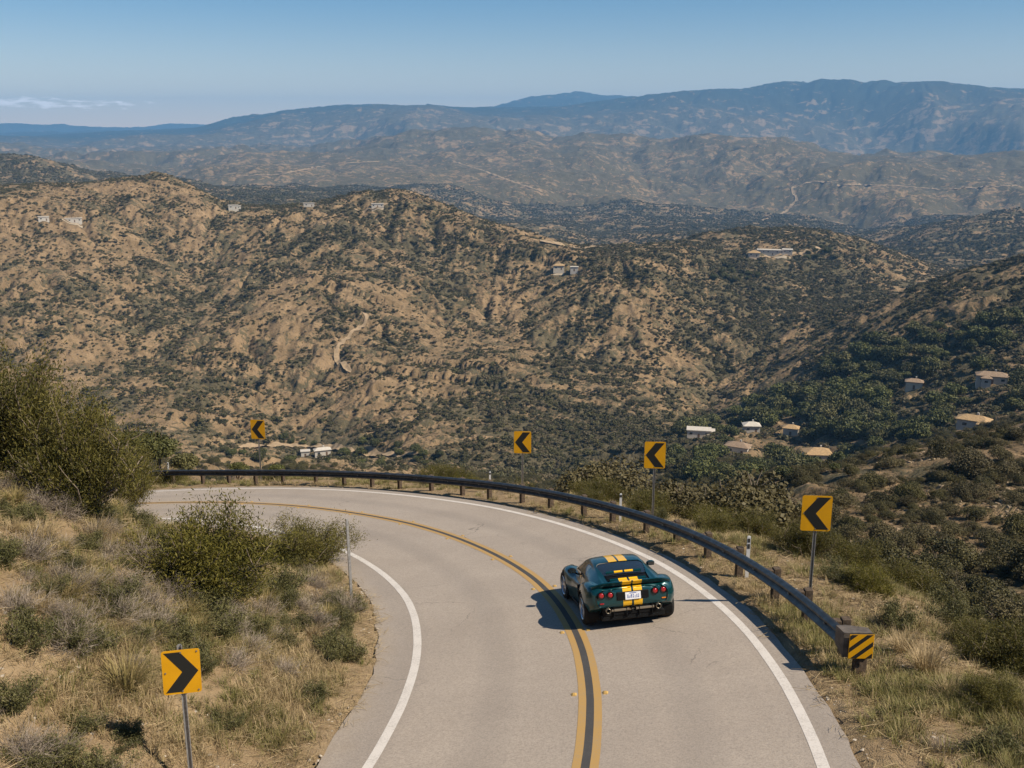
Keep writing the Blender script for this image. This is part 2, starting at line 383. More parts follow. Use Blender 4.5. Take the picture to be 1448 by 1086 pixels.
def near_height(x, y, s):
    zp = zplane(x, y)
    y_along = y
    # right verge: a shelf behind the rail, then the drop
    d = s - SR
    shelf = 2.4
    zr = zp - 0.03 - 0.05 * np.clip(d, 0, shelf) - 0.55 * np.log1p(np.exp((d - shelf - 0.8) * 1.6)) / 1.6
    # left cut: rises from the gutter, steep near the camera, a low nose at the bend
    e = SL - s
    k = 0.66 - 0.38 * sstep(19.5, 29, y_along) - 0.10 * sstep(29, 38, y_along)
    ef = np.log1p(np.exp((e - 0.9) * 3.0)) / 3.0
    zl = zp - 0.03 + k * ef - 0.010 * np.clip(ef - 8, 0, 60) ** 2
    zl = np.maximum(zl, zp - 2)
    return np.where(s > SR, zr, np.where(s < SL, zl, zp - 0.10))
def full_base(x, y):
    x = np.asarray(x, float); y = np.asarray(y, float); sh = x.shape
    s, _ = lateral(x, y); s = s.reshape(sh).astype(float)
    wn = np.where(s > 0, 1 - sstep(6, 26, s - SR), 1 - sstep(16, 42, SL - s))
    z = near_height(x, y, s) * wn + gsample(ZB, x, y) * (1 - wn)
    # unevenness of the natural ground, none on the pavement
    rough = sstep(0.05, 1.2, np.maximum(s - SR, SL - s))
    z = z + rough * (0.22 * fbm(x, y, 3.2, 4, 5) + 0.10 * fbm(x, y, 0.9, 3, 9))
    return z, s
NEARMASK = np.hypot(GX, GY) < 140
ZB = ZB + sstep(200, 500, np.hypot(GX, GY)) * (6.5 * fbm(GX, GY, 230, 3, 12) + 0.0045 * np.minimum(np.hypot(GX, GY), 9000) * fbm(GX, GY, 900, 3, 14))
def ridged(x, y, lam, octs, seed):
    s_ = np.zeros(np.shape(x), np.float32); a_ = 0.55
    for o in range(octs):
        s_ += a_ * (1 - 2.2 * np.abs(vnoise(x / lam + 5.3 * o, y / lam + 1.7 * o, seed + o) * 2 - 1)); a_ *= 0.5; lam *= 0.5
    return s_ - 0.30
def spur(pts, amp, sig):
    """a ridge (or ravine) running down the middle hills, as (photo x at mid height, distance)"""
    a_ = p_az(np.array([p[0] for p in pts], float), 420.0)[0]; rr_ = np.array([p[1] for p in pts], float)
    P_ = spline(np.c_[rr_ * np.sin(a_), rr_ * np.cos(a_)], 25.0); t_ = np.linspace(0, 1, len(P_))
    m_ = (_r > 450) & (_r < 1400) & (np.abs(AZ)[None] < AZ0); x_ = GX[m_]; y_ = GY[m_]
    x_ = x_ + 22 * fbm(x_, y_, 140, 2, 90); y_ = y_ + 22 * fbm(x_, y_, 140, 2, 91)
    best = np.full(x_.shape, 1e12); tt = np.zeros(x_.shape)
    for k_ in range(len(P_)):
        d_ = (x_ - P_[k_, 0]) ** 2 + (y_ - P_[k_, 1]) ** 2; c_ = d_ < best; best[c_] = d_[c_]; tt[c_] = t_[k_]
    d_ = np.sqrt(best); out = np.zeros(GX.shape)
    out[m_] = amp * np.exp(-(np.sqrt(d_ ** 2 + 64) - 8) / sig) * sstep(0, .22, tt) * (1 - sstep(.75, 1.0, tt)) * sstep(0, 1, np.clip(3.5 - d_ / sig, 0, 1))
    return out
_r = np.hypot(GX, GY)
ZB = ZB + spur([(800, 990), (760, 960), (690, 880), (590, 800), (480, 720), (400, 640)], -13, 81) + spur([(900, 960), (880, 930), (800, 840), (720, 760), (640, 680), (600, 620)], 13, 74)
ZB = ZB + spur([(548, 1110), (530, 1060), (500, 970), (430, 860), (330, 760), (260, 690)], 13, 81) + spur([(215, 1200), (180, 1120), (110, 1000), (20, 880), (-60, 780)], 12, 81) + spur([(330, 1100), (300, 1000), (230, 880), (150, 760), (90, 680)], -11, 81)
ZB = ZB + spur([(1010, 1150), (985, 1080), (930, 960), (900, 850), (890, 760)], 11, 68) + spur([(680, 1060), (640, 990), (560, 900), (480, 820)], 9, 54)
ZB = ZB + _r * (0.0125 * sstep(1500, 2400, _r) * (1 - 0.9 * sstep(5800, 10500, _r))) * ridged(GX + 90 * fbm(GX, GY, 400, 2, 70), GY + 90 * fbm(GX, GY, 400, 2, 71), 620, 4, 72)
ZB = ZB + _r * (0.0050 * sstep(6000, 9000, _r) * (1 - 0.75 * sstep(9800, 11300, _r))) * ridged(GX, GY, 1700, 4, 76)
Z = ZB.copy()
zz, ss = full_base(GX[NEARMASK], GY[NEARMASK]); Z[NEARMASK] = zz

# ---- slope-directed gullies (erosion), octave by octave
def erosion(Z):
    rows, cols = Z.shape
    ero = np.zeros(Z.shape, np.float32)
    rad = np.hypot(GX, GY).astype(np.float32)
    fade0 = sstep(60, 170, rad).astype(np.float32)
    dr = np.gradient(RR)[:, None]; da = np.gradient(AZ)[None] * RR[:, None]
    sa, ca = np.sin(AZ)[None], np.cos(AZ)[None]
    zr = np.gradient(Z, axis=0) / dr; za = np.gradient(Z, axis=1) / da
    gx = (zr * sa + za * ca).astype(np.float32); gy = (zr * ca - za * sa).astype(np.float32)
    def blur(A, k):
        for ax in (0, 1):
            for _ in range(2):
                P = np.pad(A, [(k, k) if a == ax else (0, 0) for a in (0, 1)], 'edge').astype(np.float64)
                c = np.cumsum(P, axis=ax); c = np.concatenate([np.zeros_like(np.take(c, [0], ax)), c], ax); n = A.shape[ax]
                A = (np.take(c, range(2 * k + 1, 2 * k + 1 + n), ax) - np.take(c, range(n), ax)) / (2 * k + 1)
        return A.astype(np.float32)
    gx = blur(gx, 7); gy = blur(gy, 7)
    x0 = GX.astype(np.float32); y0 = GY.astype(np.float32)
    lams = [1700, 950, 520, 290, 165, 95, 54, 30, 17, 9.5]
    for o, lam in enumerate(lams):
        m = (rad > 4.2 * lam) & (rad < 420 * lam) & (np.abs(AZ)[None] < AZ0 * 1.001)
        rsel = np.where(m.any(1))[0]
        if len(rsel) == 0: continue
        r0, r1 = rsel[0], rsel[-1] + 1
        c0, c1 = 55, 55 + NAZ
        x = x0[r0:r1, c0:c1]; y = y0[r0:r1, c0:c1]; rd = rad[r0:r1, c0:c1]
        wx = x + lam * 0.35 * fbm(x, y, lam * 1.3, 2, 50 + o); wy = y + lam * 0.35 * fbm(x, y, lam * 1.3, 2, 80 + o)
        sgx = gx[r0:r1, c0:c1]; sgy = gy[r0:r1, c0:c1]
        gm = np.sqrt(sgx ** 2 + sgy ** 2) + 1e-6
        amp = np.clip(gm / 0.28, 0.25, 1.0)
        dx, dy = -sgy / gm, sgx / gm                       # along the contour
        u = wx / lam; v = wy / lam
        iu = np.floor(u).astype(np.int32); iv = np.floor(v).astype(np.int32)
        acc = np.zeros_like(x); accd = np.zeros_like(x); ws = np.zeros_like(x)
        for du in (-1, 0, 1):
            for dv in (-1, 0, 1):
                cu = iu + du; cv = iv + dv
                ox = u - (cu + hash2(cu, cv, 300 + o)); oy = v - (cv + hash2(cu, cv, 340 + o))
                wgt = np.exp(-(ox * ox + oy * oy) * 2.6)
                ph = (ox * dx + oy * dy) * 6.2832 + hash2(cu, cv, 380 + o) * 6.28
                acc += wgt * np.cos(ph); accd -= wgt * np.sin(ph); ws += wgt
        acc /= ws + 1e-4; accd /= ws + 1e-4
        lod = sstep(4.2, 8.0, rd / lam) * (1 - sstep(240, 420, rd / lam)) * fade0[r0:r1, c0:c1]
        AK = {1700: .030, 950: .042, 520: .05, 290: .04, 165: .036, 95: .055, 54: .085, 30: .115, 17: .11, 9.5: .09}[lam]
        A = AK * lam * lod * amp
        sharp = 1.15 * (1 - np.abs(acc) * 1.6) * 0.5 + 0.5 * acc       # creased valleys and crests
        ero[r0:r1, c0:c1] += A * sharp
        k = AK * 6.2832 * lod * amp * 0.6
        sgx += k * accd * dx; sgy += k * accd * dy                       # later gullies run into earlier ones
        gx[r0:r1, c0:c1] = sgx; gy[r0:r1, c0:c1] = sgy
    return ero
ERO = erosion(Z)
# gentle clods so even flats are not smooth
RAD = np.hypot(GX, GY)
ZG = Z + ERO + sstep(150, 600, RAD) * 0.0022 * RAD * fbm(GX, GY, 1, 1, 3) * 0
def height(x, y):
    x = np.asarray(x, float); y = np.asarray(y, float)
    inside = (np.abs(x) < 40) & (y > -30) & (y < 62)
    z = gsample(ZG, x, y)
    if inside.any():
        z = np.array(z, ndmin=1); xi = np.atleast_1d(x); yi = np.atleast_1d(y); ins = np.atleast_1d(inside)
        z[ins] = full_base(xi[ins], yi[ins])[0]
        z = z.reshape(x.shape)
    return z
ANG = ZG / RR[:, None]
RUN = np.maximum.accumulate(ANG, axis=0)
def hit(px, py, rmin=60.0):
    """the terrain point seen at this pixel of the photograph, no nearer than rmin"""
    a, t = p_az(px, py); a = float(a); t = float(t)
    j = int(np.clip(np.searchsorted(AZ, a) - 1, 0, len(AZ) - 2)); f = (a - AZ[j]) / (AZ[j + 1] - AZ[j])
    c = ANG[:, j] * (1 - f) + ANG[:, j + 1] * f
    i = np.where((c >= t) & (RR > rmin))[0]
    if len(i) == 0: r = RR[-1]
    else:
        i = i[0]; i0 = max(i - 1, 0); q = (t - c[i0]) / (c[i] - c[i0] + 1e-9); r = RR[i0] + np.clip(q, 0, 1) * (RR[i] - RR[i0])
    x, y = r * math.sin(a), r * math.cos(a)
    return Vector((x, y, float(height(np.array([x]), np.array([y]))[0])))
def near_hit(px, py):
    """the same on the near ground, found by marching"""
    x, y, z = pdir(px, py); t = np.linspace(6, 75, 1400)
    h = full_base(x * t, y * t)[0]; i = np.where(z * t <= h)[0]
    k = i[0] if len(i) else len(t) - 1
    return Vector((x * t[k], y * t[k], float(h[k])))

# ---- plant cover of the hills (used by the ground and by the scattered scrub)
def cover_fn(x, y, ero, rad, gx=None):
    big = fbm(x, y, 260, 3, 21); mid = fbm(x, y, 55, 3, 31); small = fbm(x, y, 16, 2, 41)
    a = np.arctan2(x, y)
    right = sstep(-0.05, 0.30, a) * sstep(1500, 900, rad) if False else sstep(-0.08, 0.28, a) * (1 - sstep(1000, 1500, rad))
    g = -ero / (0.02 * rad + 1)
    far = 0.42 * sstep(9000, 11200, rad) + 0.04 * sstep(3600, 5000, rad) + 0.22 * sstep(1500, 2600, rad)
    far = far - 0.24 * (1 - sstep(230, 330, rad))
    return np.clip(0.53 + far + 0.22 * right + 0.22 * big + 0.26 * mid + 0.24 * small + 0.30 * np.clip(g, -1, 1), 0, 1)
COV = cover_fn(GX, GY, ERO, RAD).astype(np.float32)

# ------------------------------------------------------------------ ground materials
def make_ground_mat(name, near):
    m = D.materials.new(name); m.use_nodes = True; q = NT(m)
    q.b.inputs['Roughness'].default_value = 0.95; q.b.inputs['Specular IOR Level'].default_value = 0.1
    geo = q.n('ShaderNodeNewGeometry').outputs['Position']
    if near:
        a = q.noise(geo, 0.55, 5, 0.6, 0.6); b = q.noise(geo, 6.0, 5, 0.65); c = q.noise(geo, 45.0, 3)
        col = q.mix(q.ramp(a, 0.35, 0.65), (0.225, 0.152, 0.080), (0.325, 0.232, 0.132))
        col = q.mix(q.math('MULTIPLY', q.ramp(b, 0.45, 0.72), 0.75), col, (0.17, 0.125, 0.075))
        col = q.mix(q.math('MULTIPLY', q.ramp(c, 0.55, 0.8), 0.5), col, (0.47, 0.39, 0.28))
        q.l(col, q.b.inputs['Base Color'])
        h = q.math('ADD', q.math('MULTIPLY', b, 0.6), q.math('MULTIPLY', c, 0.25))
        q.bump(h, 0.9, 0.12)
    else:
        cov = q.attr('cover').outputs['Fac']; lod = q.attr('lod').outputs['Vector']
        # noise at scales that grow with distance band: fine, middle, coarse
        sep = q.n('ShaderNodeSeparateXYZ'); q.l(lod, sep.inputs[0])
        f1 = q.noise(geo, 0.17, 6, 0.68, 1.2); f2 = q.noise(geo, 0.034, 5, 0.6, 1.0); f3 = q.noise(geo, 0.0085, 6, 0.62, 0.8)
        t = q.math('ADD', q.math('ADD', q.math('MULTIPLY', f1, sep.outputs[0]), q.math('MULTIPLY', f2, sep.outputs[1])), q.math('MULTIPLY', f3, sep.outputs[2]))
        s1 = q.noise(geo, 0.045, 6, 0.7, 1.5)
        soil = q.mix(q.ramp(s1, 0.36, 0.66), (0.160, 0.110, 0.058), (0.305, 0.208, 0.115))
        scrub = q.mix(q.ramp(f2, 0.35, 0.65), (0.060, 0.052, 0.027), (0.115, 0.094, 0.053))
        scrub = q.mix(q.attr('forest').outputs['Fac'], scrub, (0.026, 0.033, 0.022))
        k = q.math('ADD', q.math('MULTIPLY', q.math('SUBTRACT', t, 0.5), 3.4), q.math('SUBTRACT', cov, 0.30))
        col = q.mix(q.ramp(k, 0.16, 0.32), soil, scrub)
        q.l(col, q.b.inputs['Base Color'])
        hh = q.math('ADD', f1, q.math('MULTIPLY', f2, 2.0))
        q.bump(hh, 0.8, 2.5)
    return m
M_NEAR = make_ground_mat('dry_verge_soil', True)
M_FAR = make_ground_mat('hill_soil_and_scrub', False)

def build_hills():
    nr, na = ZG.shape
    Zs = ZG.copy()
    ins = (np.abs(GX) < 36) & (GY > -26) & (GY < 58)
    Zs[ins] -= 3.0                                       # passes under the finer sheet of the verge
    V = np.stack([GX, GY, Zs], -1).reshape(-1, 3)
    i, j = np.meshgrid(np.arange(nr - 1), np.arange(na - 1), indexing='ij')
    a = (i * na + j).ravel(); F = np.stack([a, a + 1, a + na + 1, a + na], 1)
    rd = RAD.ravel()
    l1 = 1 - sstep(900, 2200, rd); l3 = sstep(3500, 8000, rd); l2 = 1 - l1 - l3 * (1 - l1)
    l2 = np.clip(1 - l1 - l3, 0, 1)
    l1 = l1 * 0.6; l2 = np.where(rd < 2200, 1 - l1 - l3, l2)
    lod = np.stack([l1, l2, l3], 1)
    me = mesh_from('hills', V, F, True, [M_FAR], None, {'cover': COV.ravel(), 'lod': lod, 'forest': sstep(8800, 11000, rd)})
    tag(obj('hills', me), kind='structure')
build_hills()

def build_near():
    st = 0.2
    xs = np.arange(-40, 40.01, st); ys = np.arange(-30, 62.01, st)
    X, Y = np.meshgrid(xs, ys, indexing='ij')
    Zn, s = full_base(X, Y)
    Zn = Zn + 0.05
    Zn = np.where((s > SL - 0.02) & (s < SR + 0.02), zplane(X, Y) - 0.12, Zn)
    V = np.stack([X, Y, Zn], -1).reshape(-1, 3); n = len(ys)
    i, j = np.meshgrid(np.arange(len(xs) - 1), np.arange(n - 1), indexing='ij')
    a = (i * n + j).ravel(); F = np.stack([a, a + n, a + n + 1, a + 1], 1)
    tag(obj('ground', mesh_from('ground', V, F, True, [M_NEAR])), kind='structure')
build_near()

# ------------------------------------------------------------------ road
def ribbon(s0, s1, i0, i1, dz, ns=1, wob=None, drop=0.0):
    """strip of the road between lateral offsets s0..s1 along centre line samples i0..i1"""
    C = CL[i0:i1]; N = CLN[i0:i1]; k = len(C); rows = []
    for q in range(ns + 1):
        o = s0 + (s1 - s0) * q / ns
        off = np.full(k, o)
        if wob is not None: off = off + wob(np.arange(k) + i0, q)
        P = C + N * off[:, None]; rows.append(np.c_[P, zplane(P[:, 0], P[:, 1]) + dz])
    V = np.vstack(rows)
    a = np.arange(k - 1); F = []
    for q in range(ns):
        b = q * k + a; F.append(np.stack([b, b + k, b + k + 1, b + 1], 1)[:, ::-1])
    return V, np.vstack(F)
def ragged(ii, q, lo=1, hi=99, seed=0):
    return 0
NR = len(CL)
def edge_wob(i, q):
    if q in (0, 12):
        return (0.10 * fbm(i * 1.0, np.full(len(i), q * 9.0), 9, 3, 77) + 0.05 * fbm(i * 1.0, np.full(len(i), q * 5.0), 2, 2, 78))
    return np.zeros(len(i))
def make_road_mat():
    m = D.materials.new('worn_pale_asphalt'); m.use_nodes = True; q = NT(m)
    q.b.inputs['Roughness'].default_value = 0.9; q.b.inputs['Specular IOR Level'].default_value = 0.25
    geo = q.n('ShaderNodeNewGeometry').outputs['Position']; lat = q.attr('lat').outputs['Fac']; along = q.attr('along').outputs['Fac']
    cmb = q.n('ShaderNodeCombineXYZ'); q.l(lat, cmb.inputs[0]); q.l(q.math('MULTIPLY', along, 0.12), cmb.inputs[1]); str_ = cmb.outputs[0]
    big = q.noise(geo, 0.35, 5, 0.6, 0.5); st = q.noise(str_, 1.4, 5, 0.6); fine = q.noise(geo, 26, 4, 0.75); grit = q.noise(geo, 120, 2)
    col = q.mix(q.ramp(big, 0.3, 0.7), (0.345, 0.285, 0.228), (0.420, 0.350, 0.280))
    col = q.mix(q.math('MULTIPLY', q.ramp(st, 0.42, 0.75), 0.35), col, (0.415, 0.352, 0.290))
    # darker oil track in the middle of each lane, and smoother pale wheel paths
    tr = q.math('COSINE', q.math('MULTIPLY', q.math('SUBTRACT', q.math('ABSOLUTE', lat), 1.64), 3.4))
    col = q.mix(q.math('MULTIPLY', q.math('MAXIMUM', tr, 0.0), 0.22), col, (0.17, 0.148, 0.13))
    col = q.mix(q.math('MULTIPLY', q.ramp(fine, 0.44, 0.70), 0.62), col, (0.165, 0.138, 0.114))
    mid_ = q.noise(geo, 11, 5, 0.75)
    col = q.mix(q.math('MULTIPLY', q.ramp(mid_, 0.40, 0.72), 0.34), col, (0.20, 0.168, 0.138))
    col = q.mix(q.math('MULTIPLY', q.ramp(grit, 0.55, 0.75), 0.6), col, (0.40, 0.36, 0.32))
    # hairline cracks
    vo = q.n('ShaderNodeTexVoronoi', feature='DISTANCE_TO_EDGE'); vo.inputs['Scale'].default_value = 0.42
    wv = q.n('ShaderNodeVectorMath', operation='ADD'); nn = q.n('ShaderNodeTexNoise'); nn.inputs['Scale'].default_value = 1.3; nn.inputs['Detail'].default_value = 6
    q.l(geo, nn.inputs['Vector']); q.l(geo, wv.inputs[0]); q.l(nn.outputs['Color'], wv.inputs[1]); q.l(wv.outputs[0], vo.inputs['Vector'])
    crk = q.ramp(vo.outputs['Distance'], 0.0015, 0.006, (1, 1, 1), (0, 0, 0))
    cm = q.ramp(q.noise(geo, 0.23, 3), 0.52, 0.62)
    col = q.mix(q.math('MULTIPLY', q.math('MULTIPLY', crk, cm), 0.75), col, (0.07, 0.06, 0.052))
    # dirt and sand washed in from the edges
    ed = q.math('ADD', q.math('ABSOLUTE', q.math('SUBTRACT', lat, 0.12)), q.math('MULTIPLY', q.noise(geo, 2.2, 5), 0.9))
    col = q.mix(q.math('MULTIPLY', q.ramp(ed, 0.0, 1.0), 0.0), col, (0.3, 0.22, 0.14))
    x = q.n('ShaderNodeMapRange'); x.inputs[1].default_value = 4.25; x.inputs[2].default_value = 5.1; q.l(ed, x.inputs[0])
    col = q.mix(q.math('MULTIPLY', x.outputs[0], 0.6), col, (0.29, 0.225, 0.15))
    q.l(col, q.b.inputs['Base Color'])
    q.bump(q.math('ADD', fine, q.math('MULTIPLY', grit, 0.5)), 0.55, 0.012)
    return m
V, F = ribbon(SL, SR, 0, NR, 0.0, 12, edge_wob)
lat = np.repeat(np.linspace(SL, SR, 13), NR); along = np.tile(CLS, 13)
# skirts so that the pavement has thickness
n0 = len(V); Vl = V[:NR].copy(); Vl[:, 2] -= 0.13; Vr = V[-NR:].copy(); Vr[:, 2] -= 0.13
a = np.arange(NR - 1)
F = np.vstack([F, np.stack([n0 + a, n0 + a + 1, a + 1, a], 1), np.stack([n0 - NR + a, n0 - NR + a + 1, n0 + NR + a + 1, n0 + NR + a], 1)])
V = np.vstack([V, Vl, Vr]); lat = np.r_[lat, np.full(NR, SL), np.full(NR, SR)]; along = np.r_[along, CLS, CLS]
tag(obj('road', mesh_from('road', V, F, False, [make_road_mat()], None, {'lat': lat, 'along': along})), kind='structure')

def line_mat(name, col, worn, wear=0.5):
    m = D.materials.new(name); m.use_nodes = True; q = NT(m)
    q.b.inputs['Roughness'].default_value = 0.75; q.b.inputs['Specular IOR Level'].default_value = 0.25
    geo = q.n('ShaderNodeNewGeometry').outputs['Position']
    a = q.noise(geo, 30, 4, 0.7); b = q.noise(geo, 2.5, 4, 0.6)
    k = q.math('MULTIPLY', q.ramp(q.math('ADD', q.math('MULTIPLY', a, 0.7), q.math('MULTIPLY', b, 0.35)), 0.50, 0.72), wear)
    q.l(q.mix(k, col, worn), q.b.inputs['Base Color']); return m
M_WHITE = line_mat('worn_white_paint', (0.62, 0.565, 0.50), (0.34, 0.30, 0.26), 0.85)
M_YELL = line_mat('worn_yellow_paint', (0.42, 0.255, 0.085), (0.34, 0.245, 0.14), 0.85)
M_TAR = line_mat('dark_sealed_strip', (0.062, 0.058, 0.054), (0.12, 0.108, 0.095), 0.5)
def marking(name, s0, s1, dz, m):
    wob = lambda i, q: 0.008 * fbm(i * 1.0, np.full(len(i), 3.0 + q), 3, 2, 60)
    V, F = ribbon(s0, s1, 0, NR, dz, 1, wob); tag(obj(name, mesh_from(name, V, F, False, [m])), kind='structure')
marking('white_edge_line', LANE - 0.08, LANE + 0.09, 0.004, M_WHITE)
marking('white_edge_line', -LANE - 0.09, -LANE + 0.08, 0.004, M_WHITE)
marking('yellow_centre_line', -0.195, -0.065, 0.004, M_YELL)
marking('yellow_centre_line', 0.065, 0.195, 0.004, M_YELL)
marking('dark_centre_strip', -0.064, 0.064, 0.0045, M_TAR)
M_MARK = mat('amber_marker', (0.45, 0.28, 0.08), 0.4, noise=0.3, nscale=20)
def mark_mesh():
    b = MB(); b.add([(-.055, -.05, 0), (.055, -.05, 0), (.055, .05, 0), (-.055, .05, 0), (-.045, -.022, .02), (.045, -.022, .02), (.045, .022, .02), (-.045, .022, .02)],
          [[0, 1, 5, 4], [1, 2, 6, 5], [2, 3, 7, 6], [3, 0, 4, 7], [4, 5, 6, 7]])
    return b.mesh('road_marker', M_MARK)
mm_ = mark_mesh()
def near_i(px, py):
    p = on_plane(px, py); return int(((CL - p[:2]) ** 2).sum(1).argmin())
first_i = near_i(834, 985); kk = 0
step_i = int(near_i(818, 892) - first_i)
for k in range(-1, 9):
    i = first_i + k * step_i
    if i < 0 or i >= NR: continue
    for sd in (-0.27, 0.27):
        P = CL[i] + CLN[i] * sd
        o = obj('road_marker', mm_, None, (P[0], P[1], zplane(P[0], P[1])), (0, 0, math.atan2(CLT[i, 1], CLT[i, 0])))
        tag(o, 'small raised amber reflector stuck beside the double yellow line', 'road marker', 'raised markers along the double yellow line')

# ------------------------------------------------------------------ guardrail
M_RAIL = mat('weathered_dark_steel', (0.085, 0.083, 0.080), 0.40, 0.8, 0.4, noise=0.45, nscale=6, bump=0.2, bscale=30)
M_WOOD = mat('weathered_post_wood', (0.085, 0.060, 0.040), 0.9, noise=0.5, nscale=14, bump=0.5, bscale=40)
M_GALV = mat('galvanised_steel', (0.36, 0.35, 0.335), 0.5, 0.55, 0.4, noise=0.25, nscale=25)
M_SIGNY = mat('sign_yellow', (0.62, 0.30, 0.006), 0.45, spec=0.3, noise=0.06, nscale=5)
M_SIGNK = mat('sign_black', (0.018, 0.018, 0.016), 0.6, spec=0.2)
M_BOLT = mat('bolt_steel', (0.25, 0.24, 0.22), 0.45, 0.7)
M_DELW = mat('white_plastic', (0.70, 0.69, 0.66), 0.5, noise=0.1, nscale=12)
M_REFL = mat('dark_reflector', (0.05, 0.05, 0.05), 0.3)
M_BOX = mat('end_box_steel', (0.13, 0.108, 0.088), 0.65, 0.3, noise=0.35, nscale=9, bump=0.3)

POST_PX = [(1219, 964), (1170, 909), (1131, 874), (1090, 845), (1052, 819), (1012, 796.5), (979, 782), (943.5, 766), (910, 754), (876.6, 742), (842, 733.5), (809, 726), (789.5, 722), (758, 715),
           (726, 709.5), (691, 704), (655.5, 699), (621, 696), (586, 692), (550, 690), (513, 687.8), (447.5, 685), (361.6, 683.6), (286, 682.5), (240.6, 682)]
gp = on_plane([p[0] for p in POST_PX], [p[1] for p in POST_PX])
gs, gi = lateral(gp[:, 0], gp[:, 1])
# the rail keeps an even distance from the road: smooth the measured offsets along the centre line
o = np.argsort(gi); gc = np.polyfit(CLS[gi[o]], gs[o], 4)
def rail_off(i):
    c = np.clip(CLS[i], CLS[gi].min(), CLS[gi].max()); return np.polyval(gc, c)
I0, I1 = int(gi.min()), int(gi.max()) + 70
ri = np.arange(I0, I1)
RP = CL[ri] + CLN[ri] * rail_off(ri)[:, None]
RP = np.array([np.convolve(np.pad(RP[:, k], 6, 'edge'), np.ones(13) / 13, 'valid') for k in range(2)]).T
RT = np.gradient(RP, axis=0); RT /= np.linalg.norm(RT, axis=1)[:, None]; RN = np.c_[RT[:, 1], -RT[:, 0]]
RS = np.r_[0, np.cumsum(np.linalg.norm(np.diff(RP, axis=0), axis=1))]
rail = empty('guardrail', (RP[0, 0], RP[0, 1], zplane(*RP[0])))
tag(rail, 'long dark steel guardrail on short wooden posts round the outside of the bend', 'guardrail')
RBASE = np.array(rail.location)
def rel(V): return np.asarray(V, float) - RBASE
# W beam: profile (offset towards the road, height), given thickness
prof = [(0.0, 0.405), (0.03, 0.410), (0.095, 0.455), (0.095, 0.475), (0.004, 0.550), (0.004, 0.580), (0.095, 0.655), (0.095, 0.675), (0.03, 0.722), (0.0, 0.727)]
back = [(a - 0.012, h) for a, h in prof[::-1]]
loop = prof + back
rows = []
for (a, h) in loop:
    P = RP - RN * (a + 0.16); rows.append(np.c_[P, zplane(P[:, 0], P[:, 1]) + h])
V = np.stack(rows, 1); k, n = V.shape[:2]
F = []
for i in range(k - 1):
    for j in range(n):
        j2 = (j + 1) % n; F.append([i * n + j, i * n + j2, (i + 1) * n + j2, (i + 1) * n + j])
F = np.array(F)
obj('beam', mesh_from('beam', rel(V.reshape(-1, 3)), F, False, [M_RAIL]), rail)
# splice bolts and lap joints, pattern of the beam
sb = MB(); sb.box((-0.03, 0.018, -0.018), (0.03, 0.045, 0.018), None, 0.008); sb_me = sb.mesh('bolt', M_BOLT)
pos = 1.0
while pos < RS[-1]:
    i = int(np.searchsorted(RS, pos)); i = min(i, len(RP) - 1)
    P = RP[i] - RN[i] * 0.165
    obj('bolt', sb_me, rail, Vector(rel((P[0], P[1], zplane(*P) + 0.557))), (0, 0, math.atan2(RT[i, 1], RT[i, 0])))
    pos += 1.93
# posts at even spacing
pos = 0.55; first = True
pm = MB(); pm.box((-0.075, -0.08, -0.45), (0.075, 0.08, 0.705), None, 0.008); pm_me = pm.mesh('post', M_WOOD)
bk = MB(); bk.box((-0.07, -0.075, 0.42), (0.07, 0.075, 0.69), None, 0.006); bk_me = bk.mesh('block', M_WOOD)
while pos < RS[-1] - 0.3:
    i = min(int(np.searchsorted(RS, pos)), len(RP) - 1)
    ang = math.atan2(RT[i, 1], RT[i, 0])
    P = RP[i] + RN[i] * 0.10
    po = obj('post', pm_me, rail, Vector(rel((P[0], P[1], zplane(*P)))), (0, 0, ang + random.uniform(-.05, .05)))
    Q = RP[i] - RN[i] * 0.068
    obj('spacer_block', bk_me, po, (po.matrix_basis.inverted() @ Vector(rel((Q[0], Q[1], zplane(*Q))))), (0, 0, 0))
    pos += 1.93
# end box with the striped panel facing the camera
e0 = RP[0]; ang = math.atan2(RT[0, 1], RT[0, 0])
eM = Matrix.Translation(Vector(rel((e0[0], e0[1], zplane(*e0))))) @ Matrix.Rotation(ang - math.pi / 2 + R(4), 4, 'Z')
b = MB()
b.add([eM @ Vector(p) for p in [(-.27, .20, .40), (-.10, .20, .40), (-.10, .20, .73), (-.27, .20, .73), (-.26, -.13, .30), (.22, -.17, .30), (.22, -.17, .76), (-.26, -.13, .76), (.22, .02, .30), (.22, .02, .76)]],
      [[3, 2, 1, 0], [4, 5, 6, 7], [0, 4, 7, 3], [5, 8, 9, 6], [1, 2, 9, 8], [7, 6, 9, 2, 3], [0, 1, 8, 5, 4]])
b.build('end_box', M_BOX, rail)
b = MB(); b.box((-0.02, -0.12, -0.5), (0.20, 0.0, 0.295), eM, 0.01); b.build('post', M_WOOD, rail)
pw, ph, pyv = 0.42, 0.46, -0.185
pan = MB(); sM = eM @ Matrix.Translation((0.03, pyv, 0.525)) @ Matrix.Rotation(R(-5), 4, 'Z')
pan.box((-pw / 2, -0.012, -ph / 2), (pw / 2, 0.0, ph / 2), sM, 0.006); pan = pan.build('hazard_panel', M_SIGNY, rail)
def clip_poly(P, lo, hi, ax):
    for sgn, lim in ((1, lo), (-1, -hi)):
        out = []
        for i in range(len(P)):
            a, c = P[i], P[(i + 1) % len(P)]; da, dc = sgn * a[ax] - lim, sgn * c[ax] - lim
            if da >= 0: out.append(a)
            if da * dc < 0: t = da / (da - dc); out.append((a[0] + (c[0] - a[0]) * t, a[1] + (c[1] - a[1]) * t))
        P = out
        if not P: return P
    return P
stp = MB()
